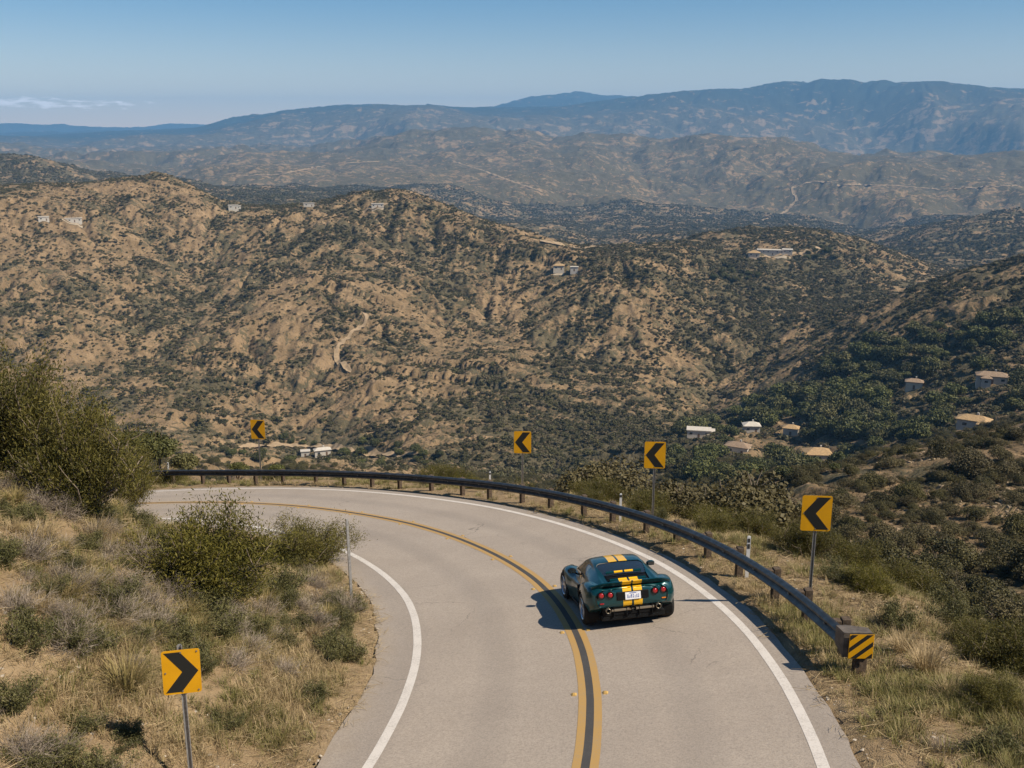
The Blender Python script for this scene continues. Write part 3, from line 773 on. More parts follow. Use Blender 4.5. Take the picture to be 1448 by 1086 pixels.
for c in (-0.34, -0.12, 0.10, 0.32):
    hw = 0.045
    P = [(-0.6, -0.6 * 0.85 + c - hw), (0.6, 0.6 * 0.85 + c - hw), (0.6, 0.6 * 0.85 + c + hw), (-0.6, -0.6 * 0.85 + c + hw)]
    P = clip_poly(clip_poly(P, -pw / 2 + .012, pw / 2 - .012, 0), -ph / 2 + .012, ph / 2 - .012, 1)
    if len(P) >= 3:
        n = len(P); stp.add([sM @ Vector((x, -0.0145, z)) for x, z in P] + [sM @ Vector((x, -0.011, z)) for x, z in P], [list(range(n))] + [[i, n + i, n + (i + 1) % n, (i + 1) % n] for i in range(n)])
stp.build('black_stripes', M_SIGNK, pan)

# ------------------------------------------------------------------ chevron signs
def rounded(w, h, r, n=5):
    P = []
    for cx_, cz_, a0 in ((w / 2 - r, h / 2 - r, 0), (-w / 2 + r, h / 2 - r, 90), (-w / 2 + r, -h / 2 + r, 180), (w / 2 - r, -h / 2 + r, 270)):
        for k in range(n + 1):
            a = R(a0 + 90 * k / n); P.append((cx_ + r * math.cos(a), cz_ + r * math.sin(a)))
    return P
BOLT_ME = MB().lathe([(0.001, -0.014), (0.012, -0.014), (0.013, -0.006)], 8, 'y').mesh('bolt', M_BOLT)
def plate(P, y0, y1):
    n = len(P); b = MB()
    b.add([(x, y0, z) for x, z in P] + [(x, y1, z) for x, z in P], [list(range(n))[::-1], [n + i for i in range(n)]] + [[i, (i + 1) % n, n + (i + 1) % n, n + i] for i in range(n)])
    return b
def chevron_sign(base, zc, w, h, yaw, left, label, top_extra=0.0, tilt=0.0):
    root = empty('chevron_sign', base, yaw); tag(root, label, 'road sign', 'chevron signs round the bend')
    hz = zc - base[2]
    pl = plate(rounded(w, h, 0.045 * w / 0.6), -0.006, 0.0).build('panel', M_SIGNY, root, loc=(0, -0.035, hz), rot=(0, tilt, 0))
    s = 1 if left else -1; W, H = w * 0.44, h * 0.455; th = w * 0.42
    C = [(-W, 0), (W - th, H), (W, H), (-W + th, 0), (W, -H), (W - th, -H)]
    C = [(x * s, z) for x, z in C]
    if left: C = C[::-1]
    n = len(C); b = MB()
    q = [0, 1, 2, 3], [0, 3, 4, 5]
    b.add([(x, -0.0085, z) for x, z in C] + [(x, -0.005, z) for x, z in C], [list(f) for f in ([0, 1, 2, 3, 4, 5],)] + [[i, (i + 1) % n, n + (i + 1) % n, n + i] for i in range(n)])
    b.build('chevron', M_SIGNK, pl)
    for x, z in ((0, h * .44), (0, -h * .44), (w * .42, h * .44), (w * .42, -h * .44), (-w * .42, 0)):
        obj('bolt', BOLT_ME, pl, (x, 0, z))
    # U channel post
    ch = [(-.035, -.026), (-.022, -.026), (-.014, .012), (.014, .012), (.022, -.026), (.035, -.026), (.035, -.020), (.026, -.020), (.018, .018), (-.018, .018), (-.026, -.020), (-.035, -.020)]
    top = hz + (h / 2 + top_extra if top_extra else h * 0.46); m = len(ch); b = MB()
    b.add([(x, y, -0.5) for x, y in ch] + [(x, y, top) for x, y in ch], [[i, (i + 1) % m, m + (i + 1) % m, m + i] for i in range(m)] + [[m, m + 1, m + 10, m + 11], [m + 1, m + 2, m + 9, m + 10], [m + 2, m + 3, m + 8, m + 9], [m + 3, m + 4, m + 7, m + 8], [m + 4, m + 5, m + 6, m + 7]])
    b.build('post', M_GALV, root)
    return root
def sign_at(bpx, bpy_, cpx, cpy, wpx, hpx, yaw, left, label, base=None, **kw):
    B = on_plane(bpx, bpy_) if base is None else np.array(base)
    if base is None:
        B = B.copy(); B[2] = float(full_base(B[0], B[1])[0]) + 0.03
    dep = B[1] * CP - B[2] * SP
    x, y, z = pdir(cpx, cpy); t = B[1] / y; zc = z * t
    x0 = x * t; B[0] = x0
    return chevron_sign(Vector(B), zc, wpx * dep / FPX, hpx * dep / FPX / math.cos(PITCH - math.atan((cpy - CY) / FPX) * 0), yaw, left, label, **kw)
sign_at(366, 676, 365, 607, 20.5, 27, R(-8), True, 'smallest yellow chevron sign, standing behind the far end of the guardrail beside the left bushes')
sign_at(740, 690, 739, 625, 24, 31, R(-3), True, 'yellow chevron sign pointing left behind the middle of the guardrail, second smallest')
sign_at(927, 729, 926, 643, 29, 37.5, R(-4), True, 'yellow chevron sign pointing left behind the guardrail just beyond the green sports car')
sign_at(1150, 852, 1154, 725, 40.5, 50, R(-5), True, 'large yellow chevron sign pointing left above the near end of the guardrail')
nb = near_hit(263, 1118)
sign_at(0, 0, 257, 948, 50, 64, R(14), False, 'yellow chevron sign pointing right on the grassy left slope', base=nb, top_extra=0.06, tilt=R(1.0))

# bare post by the inner edge of the bend
nb = near_hit(498, 862); b = MB()
x, y, z = pdir(495, 733); zt = z * nb[1] / y
b.box((-.032, -.02, -.4), (.032, -.014, zt - nb[2]), None, .002); b.box((-.032, -.014, -.4), (-.024, .02, zt - nb[2]), None, .002); b.box((.024, -.014, -.4), (.032, .02, zt - nb[2]), None, .002)
pr = tag(b.build('metal_post', M_GALV, None, loc=nb, rot=(0, R(-0.8), R(30))), 'bare grey metal post standing on the inner verge of the bend', 'post')

def delineator(bpx, bpy_, tpy, label, marks=False, w=0.085):
    B = on_plane(bpx, bpy_); B[2] = float(full_base(B[0], B[1])[0])
    x, y, z = pdir(bpx, tpy); zt = z * B[1] / y - B[2]
    root = empty('delineator_post', B, R(-4)); tag(root, label, 'marker post', 'white marker posts behind the guardrail')
    bb = MB(); P = rounded(w, zt + .4, 0.03); bb = plate(P, -.012, .012)
    bb.build('post', M_DELW, root, loc=(0, 0, (zt - .4) / 2))
    mk = MB()
    if marks:
        mk.box((-.03, -.016, zt - .16), (.03, -.0125, zt - .06)); mk.box((-.03, -.016, zt - .32), (.03, -.0125, zt - .20))
    else: mk.box((-.035, -.016, zt - .12), (.035, -.0125, zt - .04))
    mk.build('reflector', M_REFL, root)
delineator(1056, 812, 758, 'white marker post with two dark marks beside the near part of the guardrail', True)
delineator(877, 735, 698, 'plain white marker post behind the guardrail left of the chevron sign beyond the car', w=.075)
delineator(693, 690, 667, 'short white marker post behind the guardrail left of the middle chevron sign', w=.075)
delineator(239, 675, 654, 'white marker post at the far left end of the guardrail by the small trees', w=.085)

# places that labels can refer to
def rel_place(P, marks):
    """(relation, name) of the nearest landmark, as seen from the road"""
    a = math.atan2(P[0], P[1]); rr = math.hypot(P[0], P[1]); best = None
    for (x, y, nm) in marks:
        d = math.hypot(P[0] - x, P[1] - y)
        if best is None or d < best[0]: best = (d, x, y, nm)
    d, x, y, nm = best; da = (a - math.atan2(x, y)) * rr; dr = rr - math.hypot(x, y)
    if abs(da) > abs(dr): return ('right of ' if da > 0 else 'left of ') + nm
    return ('beyond ' if dr > 0 else 'in front of ') + nm
def mark(px, py, nm, onp=True):
    p = on_plane(px, py) if onp else near_hit(px, py); return (float(p[0]), float(p[1]), nm)
LM_LEFT = [mark(263, 1118, 'the near chevron sign', False), mark(498, 862, 'the bare grey post', False), mark(290, 842, 'the round bush', False), mark(178, 980, 'the big tussock', False), mark(110, 735, 'the tall bushes', False), mark(440, 1000, 'the inner road edge', False), mark(40, 930, 'the left picture edge', False)]
LM_RAIL = [mark(1219, 964, 'the striped end panel'), mark(1150, 852, 'the large chevron sign'), mark(1056, 812, 'the marked white post'), mark(927, 729, 'the third chevron sign'), mark(877, 735, 'the plain white post'), mark(740, 690, 'the second chevron sign'), mark(620, 692, 'the middle of the far rail'), mark(500, 686, 'the left half of the far rail'), mark(366, 676, 'the smallest chevron sign')]
# ------------------------------------------------------------------ the sports car
KX, KY, KZ = 0.93, 1.13, 1.07                   # to the size it has against the lane
def paint_mat():
    m = D.materials.new('teal_green_car_paint'); m.use_nodes = True; q = NT(m)
    tc = q.n('ShaderNodeTexCoord').outputs['Object']; sp = q.n('ShaderNodeSeparateXYZ'); q.l(tc, sp.inputs[0])
    ay = q.math('ABSOLUTE', sp.outputs[1])
    st = q.math('MULTIPLY', q.math('GREATER_THAN', ay, 0.022), q.math('LESS_THAN', ay, 0.205))
    fl = q.noise(tc, 900, 1)
    teal = q.mix(fl, (0.0005, 0.027, 0.031), (0.001, 0.060, 0.068))
    q.l(q.mix(st, teal, (0.80, 0.43, 0.004)), q.b.inputs['Base Color'])
    q.b.inputs['Roughness'].default_value = 0.30; q.b.inputs['Coat Weight'].default_value = 0.7; q.b.inputs['Coat Roughness'].default_value = 0.05
    q.l(q.mix(st, (0.35, 0.35, 0.35), (0.0, 0.0, 0.0)), q.b.inputs['Metallic'])
    return m
M_PAINT = paint_mat()
M_GLASS = mat('dark_car_glass', (0.012, 0.016, 0.018), 0.04, spec=0.6, coat=0.6)
M_BLACK = mat('matt_black_plastic', (0.006, 0.006, 0.006), 0.6, spec=0.15, noise=0.3, nscale=40)
M_TYRE = mat('tyre_rubber', (0.016, 0.015, 0.014), 0.85, noise=0.3, nscale=30)
M_RIM = mat('alloy_rim', (0.50, 0.52, 0.55), 0.28, 0.9, 0.5)
M_LAMP = mat('red_lamp_glass', (0.30, 0.008, 0.007), 0.15, spec=0.5, coat=0.8)
M_AMBER = mat('amber_lamp_glass', (0.55, 0.16, 0.01), 0.2, coat=0.5)
M_CHROME = mat('steel_exhaust', (0.42, 0.36, 0.27), 0.3, 0.9)
M_PLATE = mat('plate_white', (0.72, 0.72, 0.74), 0.45, noise=0.08, nscale=20)
M_PLATEB = mat('plate_blue', (0.09, 0.13, 0.33), 0.5)
M_SEAT = mat('cabin_grey', (0.16, 0.18, 0.20), 0.8)

car_p = np.array([2.46, 19.22]); HEAD = R(90 + 7.5)
car_z = zplane(*car_p) + 0.006
car = empty('sports_car', (car_p[0], car_p[1], car_z))
tag(car, 'dark teal green sports car with twin yellow stripes driving away along the double yellow line', 'car')
fwd = Vector((math.cos(HEAD), math.sin(HEAD), 0)); fwd.z = zplane(car_p[0] + fwd.x, car_p[1] + fwd.y) - zplane(*car_p); fwd.normalize()
upv = Vector((-0.0895, 0.19269, 0.97717)).normalized(); lft = upv.cross(fwd).normalized(); upv = fwd.cross(lft)
car.rotation_euler = (Matrix((fwd, lft, upv)).transposed() @ Matrix.Rotation(R(1.0), 3, 'X')).to_euler()

def interp_s(xs, tab, q):
    xs = np.array(xs)[:, None]; t = np.array(tab, float)
    t = t if t.ndim == 2 else t[:, None]
    X = np.repeat(xs, t.shape[1], 1); M_ = pchip_slopes(X, t)
    i = np.clip(np.searchsorted(xs[:, 0], q) - 1, 0, len(xs) - 2); h = (xs[i + 1, 0] - xs[i, 0])[:, None]; u = ((q - xs[i, 0])[:, None] / h)
    return (2 * u ** 3 - 3 * u ** 2 + 1) * t[i] + (u ** 3 - 2 * u ** 2 + u) * h * M_[i] + (-2 * u ** 3 + 3 * u ** 2) * t[i + 1] + (u ** 3 - u ** 2) * h * M_[i + 1]
def cr_curve(P, n):
    """smooth curve through the section's key points (stations, keys, 2) -> (stations, n, 2)"""
    K = P.shape[1]; Q = np.concatenate([2 * P[:, :1] - P[:, 1:2], P, 2 * P[:, -1:] - P[:, -2:-1]], 1)
    Q[:, 0, 0] = -P[:, 1, 0]; Q[:, 0, 1] = P[:, 1, 1]
    t = np.linspace(0, K - 1 - 1e-6, n); i = t.astype(int); u = (t - i)[None, :, None]
    p0, p1, p2, p3 = Q[:, i], Q[:, i + 1], Q[:, i + 2], Q[:, i + 3]
    return 0.5 * (2 * p1 + (p2 - p0) * u + (2 * p0 - 5 * p1 + 4 * p2 - p3) * u ** 2 + (3 * p1 - p0 - 3 * p2 + p3) * u ** 3)
WB = 2.28; RW, FW = 0.315, 0.300                  # wheelbase and wheel radii before scaling
# stations:      tail                                              waist                                nose
SX = [-0.66, -0.63, -0.55, -0.40, -0.15, 0.10, 0.40, 0.75, 1.15, 1.55, 1.90, 2.20, 2.50, 2.76, 2.93, 2.99]
SW = [0.665, 0.735, 0.795, 0.845, 0.872, 0.872, 0.845, 0.805, 0.785, 0.795, 0.855, 0.885, 0.86, 0.76, 0.60, 0.45]
ZB_ = [0.465, 0.44, 0.40, 0.33, 0.22, 0.165, 0.15, 0.135, 0.13, 0.13, 0.135, 0.14, 0.15, 0.17, 0.22, 0.27]
ZS = [0.62, 0.62, 0.60, 0.56, 0.50, 0.46, 0.44, 0.42, 0.41, 0.42, 0.45, 0.46, 0.44, 0.40, 0.37, 0.35]
ZF = [0.785, 0.815, 0.845, 0.865, 0.865, 0.830, 0.745, 0.660, 0.625, 0.655, 0.705, 0.725, 0.680, 0.580, 0.46, 0.40]
ZM = [0.800, 0.825, 0.845, 0.850, 0.845, 0.83, 0.79, 0.77, 0.74, 0.71, 0.665, 0.61, 0.545, 0.475, 0.42, 0.39]
qx = np.concatenate([np.linspace(-0.66, -0.5, 14)[:-1], np.linspace(-0.5, 2.75, 150)[:-1], np.linspace(2.75, 2.99, 14)])
S = interp_s(SX, np.stack([SW, ZB_, ZS, ZF, ZM], 1), qx); Wd, zb, zs, zf, zm = S.T
keys = np.stack([np.stack([0 * Wd, zm], 1), np.stack([.42 * Wd, zm * .8 + zf * .2], 1), np.stack([.66 * Wd, zf * .93 + zm * .05], 1), np.stack([.82 * Wd, zf], 1), np.stack([.945 * Wd, zf - .06], 1),
                 np.stack([Wd, zs + .06], 1), np.stack([.995 * Wd, zs - .06], 1), np.stack([.955 * Wd, (zs + zb) / 2 - .05], 1), np.stack([.90 * Wd, zb], 1), np.stack([.55 * Wd, zb - .005], 1), np.stack([0 * Wd, zb - .005], 1)], 1)
NV = 96
half = cr_curve(keys, NV); half[:, 0, 0] = 0; half[:, -1, 0] = 0
# door scoop: a concave flank between the wheels
xx = qx[:, None]
yy_, zz_ = half[..., 0], half[..., 1]
flank = np.exp(-((xx - 0.98) / 0.42) ** 2) * np.exp(-((zz_ - 0.36) / 0.13) ** 2) * (yy_ > 0.6)
half[..., 0] = yy_ - 0.05 * flank
def mirror_grid(qx, half):
    n = half.shape[1]; full = np.concatenate([half, half[:, -2:0:-1] * np.array([-1, 1])], 1)
    m = full.shape[1]; V = np.stack([np.repeat(qx[:, None], m, 1), full[..., 0], full[..., 1]], -1)
    return V
G = mirror_grid(qx, half) * np.array([KX, KY, KZ]); ns_, m_ = G.shape[:2]
i, j = np.meshgrid(np.arange(ns_ - 1), np.arange(m_), indexing='ij'); j2 = (j + 1) % m_
F = np.stack([i * m_ + j, i * m_ + j2, (i + 1) * m_ + j2, (i + 1) * m_ + j], -1).reshape(-1, 4)
VV = G.reshape(-1, 3); c = VV[F].mean(1)
def in_arch(c, x0, r): return ((c[:, 0] - x0 * KX) ** 2 + (c[:, 2] - r * KZ) ** 2 < (r * KZ + 0.045) ** 2) & (np.abs(c[:, 1]) > 0.52 * KY)
keep = ~(in_arch(c, 0, RW) | in_arch(c, WB, FW))
bottom = c[:, 2] < 0.0
body_V = [VV]; body_F = F[keep].tolist(); nV = len(VV)
# tail panel and nose closed by rings drawn towards the middle
def cap(ring, dx, flip):
    global nV
    cen = ring.mean(0); prev = None
    idx = [int(k) for k in ring_idx]
    for f, dd in ((0.93, 0.35), (0.75, .75), (0.45, 0.95), (0.15, 1.0)):
        Rn = cen + (ring - cen) * f; Rn[:, 0] = ring[:, 0] + dx * dd
        body_V.append(Rn); new = list(range(nV, nV + len(Rn))); nV += len(Rn)
        for a in range(len(ring)):
            b_ = (a + 1) % len(ring); q = [idx[a], new[a], new[b_], idx[b_]]
            body_F.append(q if flip else q[::-1])
        idx = new
    body_F.append(idx[::-1] if not flip else idx)
ring_idx = np.arange(m_); cap(G[0], -0.035 * KX, False)
ring_idx = np.arange(m_) + (ns_ - 1) * m_; cap(G[-1], 0.02 * KX, True)
body = obj('body', mesh_from('body', np.vstack(body_V), body_F, True, [M_PAINT]), car)

# wheel wells: dark inner tubs
for x0, r in ((0, RW), (WB, FW)):
    for s in (1, -1):
        b = MB(); n = 20; Rr = r * KZ + 0.05; V = []; F_ = []
        for k in range(n + 1):
            a = math.pi * (k / n) * 1.3 - 0.15 * math.pi
            for y in (0.50 * KY, 0.79 * KY): V.append((x0 * KX + Rr * math.cos(a), s * y, r * KZ + Rr * math.sin(a)))
        for k in range(n): F_.append([2 * k, 2 * k + 1, 2 * k + 3, 2 * k + 2])
        F_.append([2 * k for k in range(n + 1)])
        b.add(V, F_); b.build('wheel_well', M_BLACK, car)
b = MB(); b.box((-0.6 * KX, -0.60 * KY, 0.17 * KZ), (2.7 * KX, 0.60 * KY, 0.30 * KZ), None, 0.02); b.build('underbody', M_BLACK, car)

# cabin
CXs = [-0.50, -0.30, -0.05, 0.20, 0.45, 0.70, 0.95, 1.20, 1.45, 1.70, 1.92, 2.02]
CZT = [0.875, 0.905, 0.945, 0.995, 1.040, 1.078, 1.090, 1.075, 1.020, 0.925, 0.815, 0.745]
CTW = [0.49, 0.50, 0.505, 0.505, 0.505, 0.50, 0.495, 0.495, 0.505, 0.52, 0.53, 0.52]
CBW = [0.60, 0.66, 0.70, 0.725, 0.735, 0.735, 0.725, 0.715, 0.705, 0.695, 0.67, 0.60]
CZB = [0.80, 0.81, 0.80, 0.76, 0.70, 0.66, 0.64, 0.63, 0.63, 0.64, 0.65, 0.65]
qc = np.linspace(-0.50, 2.02, 130); Sc = interp_s(CXs, np.stack([CZT, CTW, CBW, CZB], 1), qc); zt, tw, bw, zbb = Sc.T
zbb = np.minimum(zbb, zt - 0.03)
kc = np.stack([np.stack([0 * tw, zt], 1), np.stack([.55 * tw, zt - .008], 1), np.stack([.90 * tw, zt - .03], 1), np.stack([1.03 * tw, zt - .10 * np.clip((zt - zbb) / .4, .3, 1)], 1), np.stack([.5 * tw + .56 * bw, (zt + zbb) / 2 - .03], 1), np.stack([bw, zbb - 0.02], 1)], 1)
hc = cr_curve(kc, 60)
V3 = np.stack([np.repeat(qc[:, None], 60, 1), hc[..., 0], hc[..., 1]], -1)
full = np.concatenate([V3[:, ::-1], V3[:, 1:] * np.array([1, -1, 1])], 1); m2 = full.shape[1]
i, j = np.meshgrid(np.arange(len(qc) - 1), np.arange(m2 - 1), indexing='ij')
Fc = np.stack([i * m2 + j, (i + 1) * m2 + j, (i + 1) * m2 + j + 1, i * m2 + j + 1], -1).reshape(-1, 4)
Vc = full.reshape(-1, 3); cc = Vc[Fc].mean(1); par = (np.abs((Fc[:, 0] % m2) - 59)) / 59.0     # 0 on the roof's ridge, 1 at the sill
X, Yc = cc[:, 0], np.abs(cc[:, 1])
kx = np.clip((X + 0.05) / 0.6, 0, 1)
g_rear = (X > -0.36) & (X < 0.60) & (par < (0.325 + 0.085 * kx) * (1 - 0.30 * np.clip((X - 0.40) / 0.20, 0, 1) ** 3))
g_front = (X > 1.36) & (X < 1.94) & (par < 0.50)
top_side = 0.565 + np.clip((X - 1.30) * 0.35, 0, 0.3)
g_side = (X > 0.62) & (X < 1.80) & (par > top_side) & (par < 0.93) & ~g_front & (X - 0.62 > (0.93 - par) * 0.25)
cabin_k = np.array([KX, KY, KZ])
def sub(nm, mask, m_, push=0.0):
    Fs = Fc[mask]; u, inv = np.unique(Fs, return_inverse=True)
    Vs = Vc[u] * cabin_k
    if push: Vs = Vs - push * np.array([0, 0, 1]) * 1.0
    return obj(nm, mesh_from(nm, Vs, inv.reshape(-1, 4), True, [m_]), car)
roof = sub('roof', ~(g_rear | g_front | g_side), M_PAINT)
sub('rear_window', g_rear & (X > -0.02), M_GLASS, 0.012)
ev = sub('engine_cover', g_rear & (X <= -0.02), M_BLACK, 0.030)
sub('windscreen', g_front, M_GLASS)
sub('side_window', g_side & (cc[:, 1] > 0), M_GLASS); sub('side_window', g_side & (cc[:, 1] < 0), M_GLASS)
# slats over the engine: dark slots with a yellow dash on each lip
def ztop(x): return float(np.interp(x, CXs, CZT))
for (x0, x1) in ((-0.335, -0.255), (-0.22, -0.14), (-0.105, -0.04)):
    b = MB(); z0, z1 = ztop(x0), ztop(x1)
    V = [(x0 * KX, -.36 * KY, z0 * KZ - .014), (x1 * KX, -.40 * KY, z1 * KZ - .014), (x1 * KX, .40 * KY, z1 * KZ - .014), (x0 * KX, .36 * KY, z0 * KZ - .014)]
    b.add(V, [[0, 1, 2, 3]]); b.add([(x, y, z - .004) for x, y, z in V], [[3, 2, 1, 0]]); b.build('engine_slot', M_BLACK, ev)
for x0, hw in ((-0.345, 0.04), (0.055, 0.028)):
    b = MB(); z0, z1 = ztop(x0), ztop(x0 + hw)
    b.add([(x0 * KX, -.34 * KY, z0 * KZ), (x0 * KX, .34 * KY, z0 * KZ), ((x0 + hw) * KX, .34 * KY, z1 * KZ + .016), ((x0 + hw) * KX, -.34 * KY, z1 * KZ + .016), (x0 * KX, -.34 * KY, z0 * KZ - .03), (x0 * KX, .34 * KY, z0 * KZ - .03)], [[0, 3, 2, 1], [0, 1, 5, 4]])
    b.build('engine_lip', M_PAINT, ev)
# rear spoiler: a lipped blade on two short feet
prof_s = [(-0.665, 0.862), (-0.742, 0.935), (-0.715, 0.945), (-0.60, 0.918), (-0.46, 0.872), (-0.46, 0.840), (-0.60, 0.838), (-0.66, 0.848)]
ys = np.linspace(-0.74, 0.74, 41); rows = []
for y in ys:
    e = abs(y) / 0.74; dz = -0.075 * max(0, (e - 0.55) / 0.45) ** 2; dx = 0.10 * max(0, (e - 0.3) / 0.7) ** 2; sc = 1 - 0.35 * e ** 4
    rows.append([((-0.62 + (px + 0.62) * sc + dx) * KX, y * KY, (pz + dz) * KZ) for px, pz in prof_s])
n = len(prof_s); F = []
for a in range(40):
    for k in range(n): F.append([a * n + k, a * n + (k + 1) % n, (a + 1) * n + (k + 1) % n, (a + 1) * n + k])
F.append(list(range(n))); F.append([40 * n + k for k in range(n)][::-1])
sp_ = obj('spoiler', mesh_from('spoiler', np.array(rows).reshape(-1, 3), F, False, [M_PAINT, M_BLACK], [1 if (k % n) >= 4 else 0 for k in range(len(F) - 2)] + [0, 0]), car)  # front and underside faces black: shade beneath the lip put into the colour
# tail lamps in dark rings
XT = -0.705
def rear_disc(nm, y, z, r, m_, x=XT, depth=0.03, parent=car, n=22):
    b = MB(); b.lathe([(0.0005, -depth), (r * .6, -depth * .95), (r * .93, -depth * .6), (r, 0.0), (r, 0.05)], n, 'x', (x * KX, y * KY, z * KZ))
    return b.build(nm, m_, parent, True)
for s in (1, -1):
    for y in (0.42, 0.582):
        rg = MB(); rg.lathe([(0.066, 0.04), (0.080, -0.012), (0.074, -0.022), (0.062, -0.012), (0.062, 0.04)], 24, 'x', ((XT + 0.010 + (0.022 if y > .5 else 0)) * KX, s * y * KY, 0.695 * KZ)); rg = rg.build('lamp_ring', M_BLACK, car, True)
        rear_disc('tail_lamp', s * y, 0.695, 0.054, M_LAMP, XT + 0.006 + (0.022 if y > .5 else 0), 0.020, rg)
    b = MB(); b.box((-0.70 * KX, (s * 0.58 - .04) * KY, 0.525 * KZ), (-0.64 * KX, (s * 0.58 + .04) * KY, 0.548 * KZ), None, 0.006); b.build('side_marker', M_LAMP if s > 0 else M_AMBER, car)
# number plate in its recess
b = MB(); b.box((-0.715 * KX, -0.30 * KY, 0.575 * KZ), (-0.66 * KX, 0.30 * KY, 0.735 * KZ), None, 0.012); b.build('plate_recess', M_BLACK, car)
b = MB(); b.box((-0.727 * KX, -0.165, 0.580 * KZ), (-0.717 * KX, 0.165, 0.580 * KZ + 0.155), None, 0.004); pl_ = b.build('number_plate', M_PLATE, car)
gl = MB(); gr = np.random.default_rng(3); xg = -0.7305 * KX
for k in range(7):                                    # characters too small to read in the photograph
    y0 = 0.120 - k * 0.037
    for q in range(3):
        z0 = 0.580 * KZ + 0.035 + q * 0.026
        if gr.uniform() < 0.8: gl.box((xg, y0 - .024, z0), (xg + .003, y0 - gr.uniform(.0, .012), z0 + gr.uniform(.010, .022)))
gl.box((xg, -.07, 0.580 * KZ + .128), (xg + .003, .07, 0.580 * KZ + .143)); gl.build('plate_characters', M_PLATEB, pl_)
# diffuser, exhausts
b = MB(); b.box((-0.62 * KX, -0.56 * KY, 0.26 * KZ), (-0.40 * KX, 0.56 * KY, 0.48 * KZ), None, 0.02)
df = b.build('diffuser', M_BLACK, car)
for y in (-.36, -.12, .12, .36):
    b = MB(); b.box((-0.66 * KX, (y - .008) * KY, 0.25 * KZ), (-0.5 * KX, (y + .008) * KY, 0.44 * KZ)); b.build('diffuser_fin', M_BLACK, df)
b = MB(); b.box((-0.66 * KX, -0.40 * KY, 0.355 * KZ), (-0.60 * KX, 0.40 * KY, 0.40 * KZ), None, 0.008); b.build('silencer', M_CHROME, df)
for y, z, r in ((0.47, 0.39, 0.052), (-0.47, 0.39, 0.052), (0.0, 0.40, 0.055)):
    b = MB(); b.lathe([(r, 0.16), (r, -0.02), (r * .86, -0.022), (r * .82, 0.0), (r * .80, 0.12), (0.001, 0.12)], 20, 'x', (-0.70 * KX, y * KY, z * KZ)); b.build('exhaust_pipe', M_CHROME if y else M_BLACK, df, True)
# mirrors, vents, intakes
for s in (1, -1):
    b = MB(); n = 14; V = []; F = []
    for k, (t, r) in enumerate(((0, .02), (.02, .055), (.07, .075), (.12, .06), (.15, .015))):
        for q in range(n):
            a = 2 * math.pi * q / n; V.append(((1.30 - .02 + t) * KX, s * (0.80 * KY + math.cos(a) * r * 1.35), .80 * KZ + math.sin(a) * r * .85))
    for k in range(4):
        for q in range(n): F.append([k * n + q, k * n + (q + 1) % n, (k + 1) * n + (q + 1) % n, (k + 1) * n + q])
    F += [list(range(n)), [4 * n + q for q in range(n)]]
    b.add(V, F); b = b.build('wing_mirror', M_PAINT if s < 0 else M_BLACK, car, True)
    a_ = MB(); a_.tube([(1.36 * KX, s * .66 * KY, .70 * KZ), (1.35 * KX, s * .78 * KY, .775 * KZ)], 0.016, 8); a_.build('mirror_arm', M_BLACK, b)
    gl = MB(); gl.box((1.274 * KX, s * 0.80 * KY - .07, .76 * KZ), (1.282 * KX, s * 0.80 * KY + .07, .84 * KZ), None, .003); gl.build('mirror_glass', M_GLASS, b)
    b = MB(); b.lathe([(0.001, .012), (.09, .010), (.10, 0.0), (.10, -.06)], 16, 'z', (0, 0, 0))
    zfend = float(np.interp(2.33, SX, ZF)); Mv = Matrix.Translation((2.30 * KX, s * .66 * KY, (zfend - .012) * KZ)) @ Matrix.Rotation(R(-3), 4, 'Y') @ Matrix.Diagonal((1.15, .75, 1, 1))
    b.v = [tuple(Mv @ Vector(p)) for p in b.v]; b.build('fender_vent', M_BLACK, car)
    b = MB(); b.v = []; pts = [(0.44, .60), (0.62, .665), (0.66, .52), (0.52, .45), (0.45, .50)]
    yw = [float(np.interp(p[0], SX, SW)) for p in pts]
    b.add([(p[0] * KX, s * (w_ + .004) * KY, p[1] * KZ) for p, w_ in zip(pts, yw)] + [(p[0] * KX, s * (w_ - .05) * KY, p[1] * KZ) for p, w_ in zip(pts, yw)], [[0, 1, 2, 3, 4][::s], [9, 8, 7, 6, 5][::s]] + [[k, 5 + k, 5 + (k + 1) % 5, (k + 1) % 5] for k in range(5)])
    b.build('side_intake', M_BLACK, car)
    b = MB(); b.box((0.42 * KX, s * .765 * KY - .03, .125 * KZ), (1.88 * KX, s * .765 * KY + .03, .175 * KZ), None, .015); b.build('sill_blade', M_BLACK, car)
    hl = MB(); hl.lathe([(0.001, .03), (.05, .022), (.075, 0.0)], 16, 'z'); Mh = Matrix.Translation((2.62 * KX, s * .56 * KY, .575 * KZ)) @ Matrix.Rotation(R(35), 4, 'Y') @ Matrix.Diagonal((1.7, 1.0, 1, 1))
    hl.v = [tuple(Mh @ Vector(p)) for p in hl.v]; hl.build('headlight', M_GLASS, car, True)
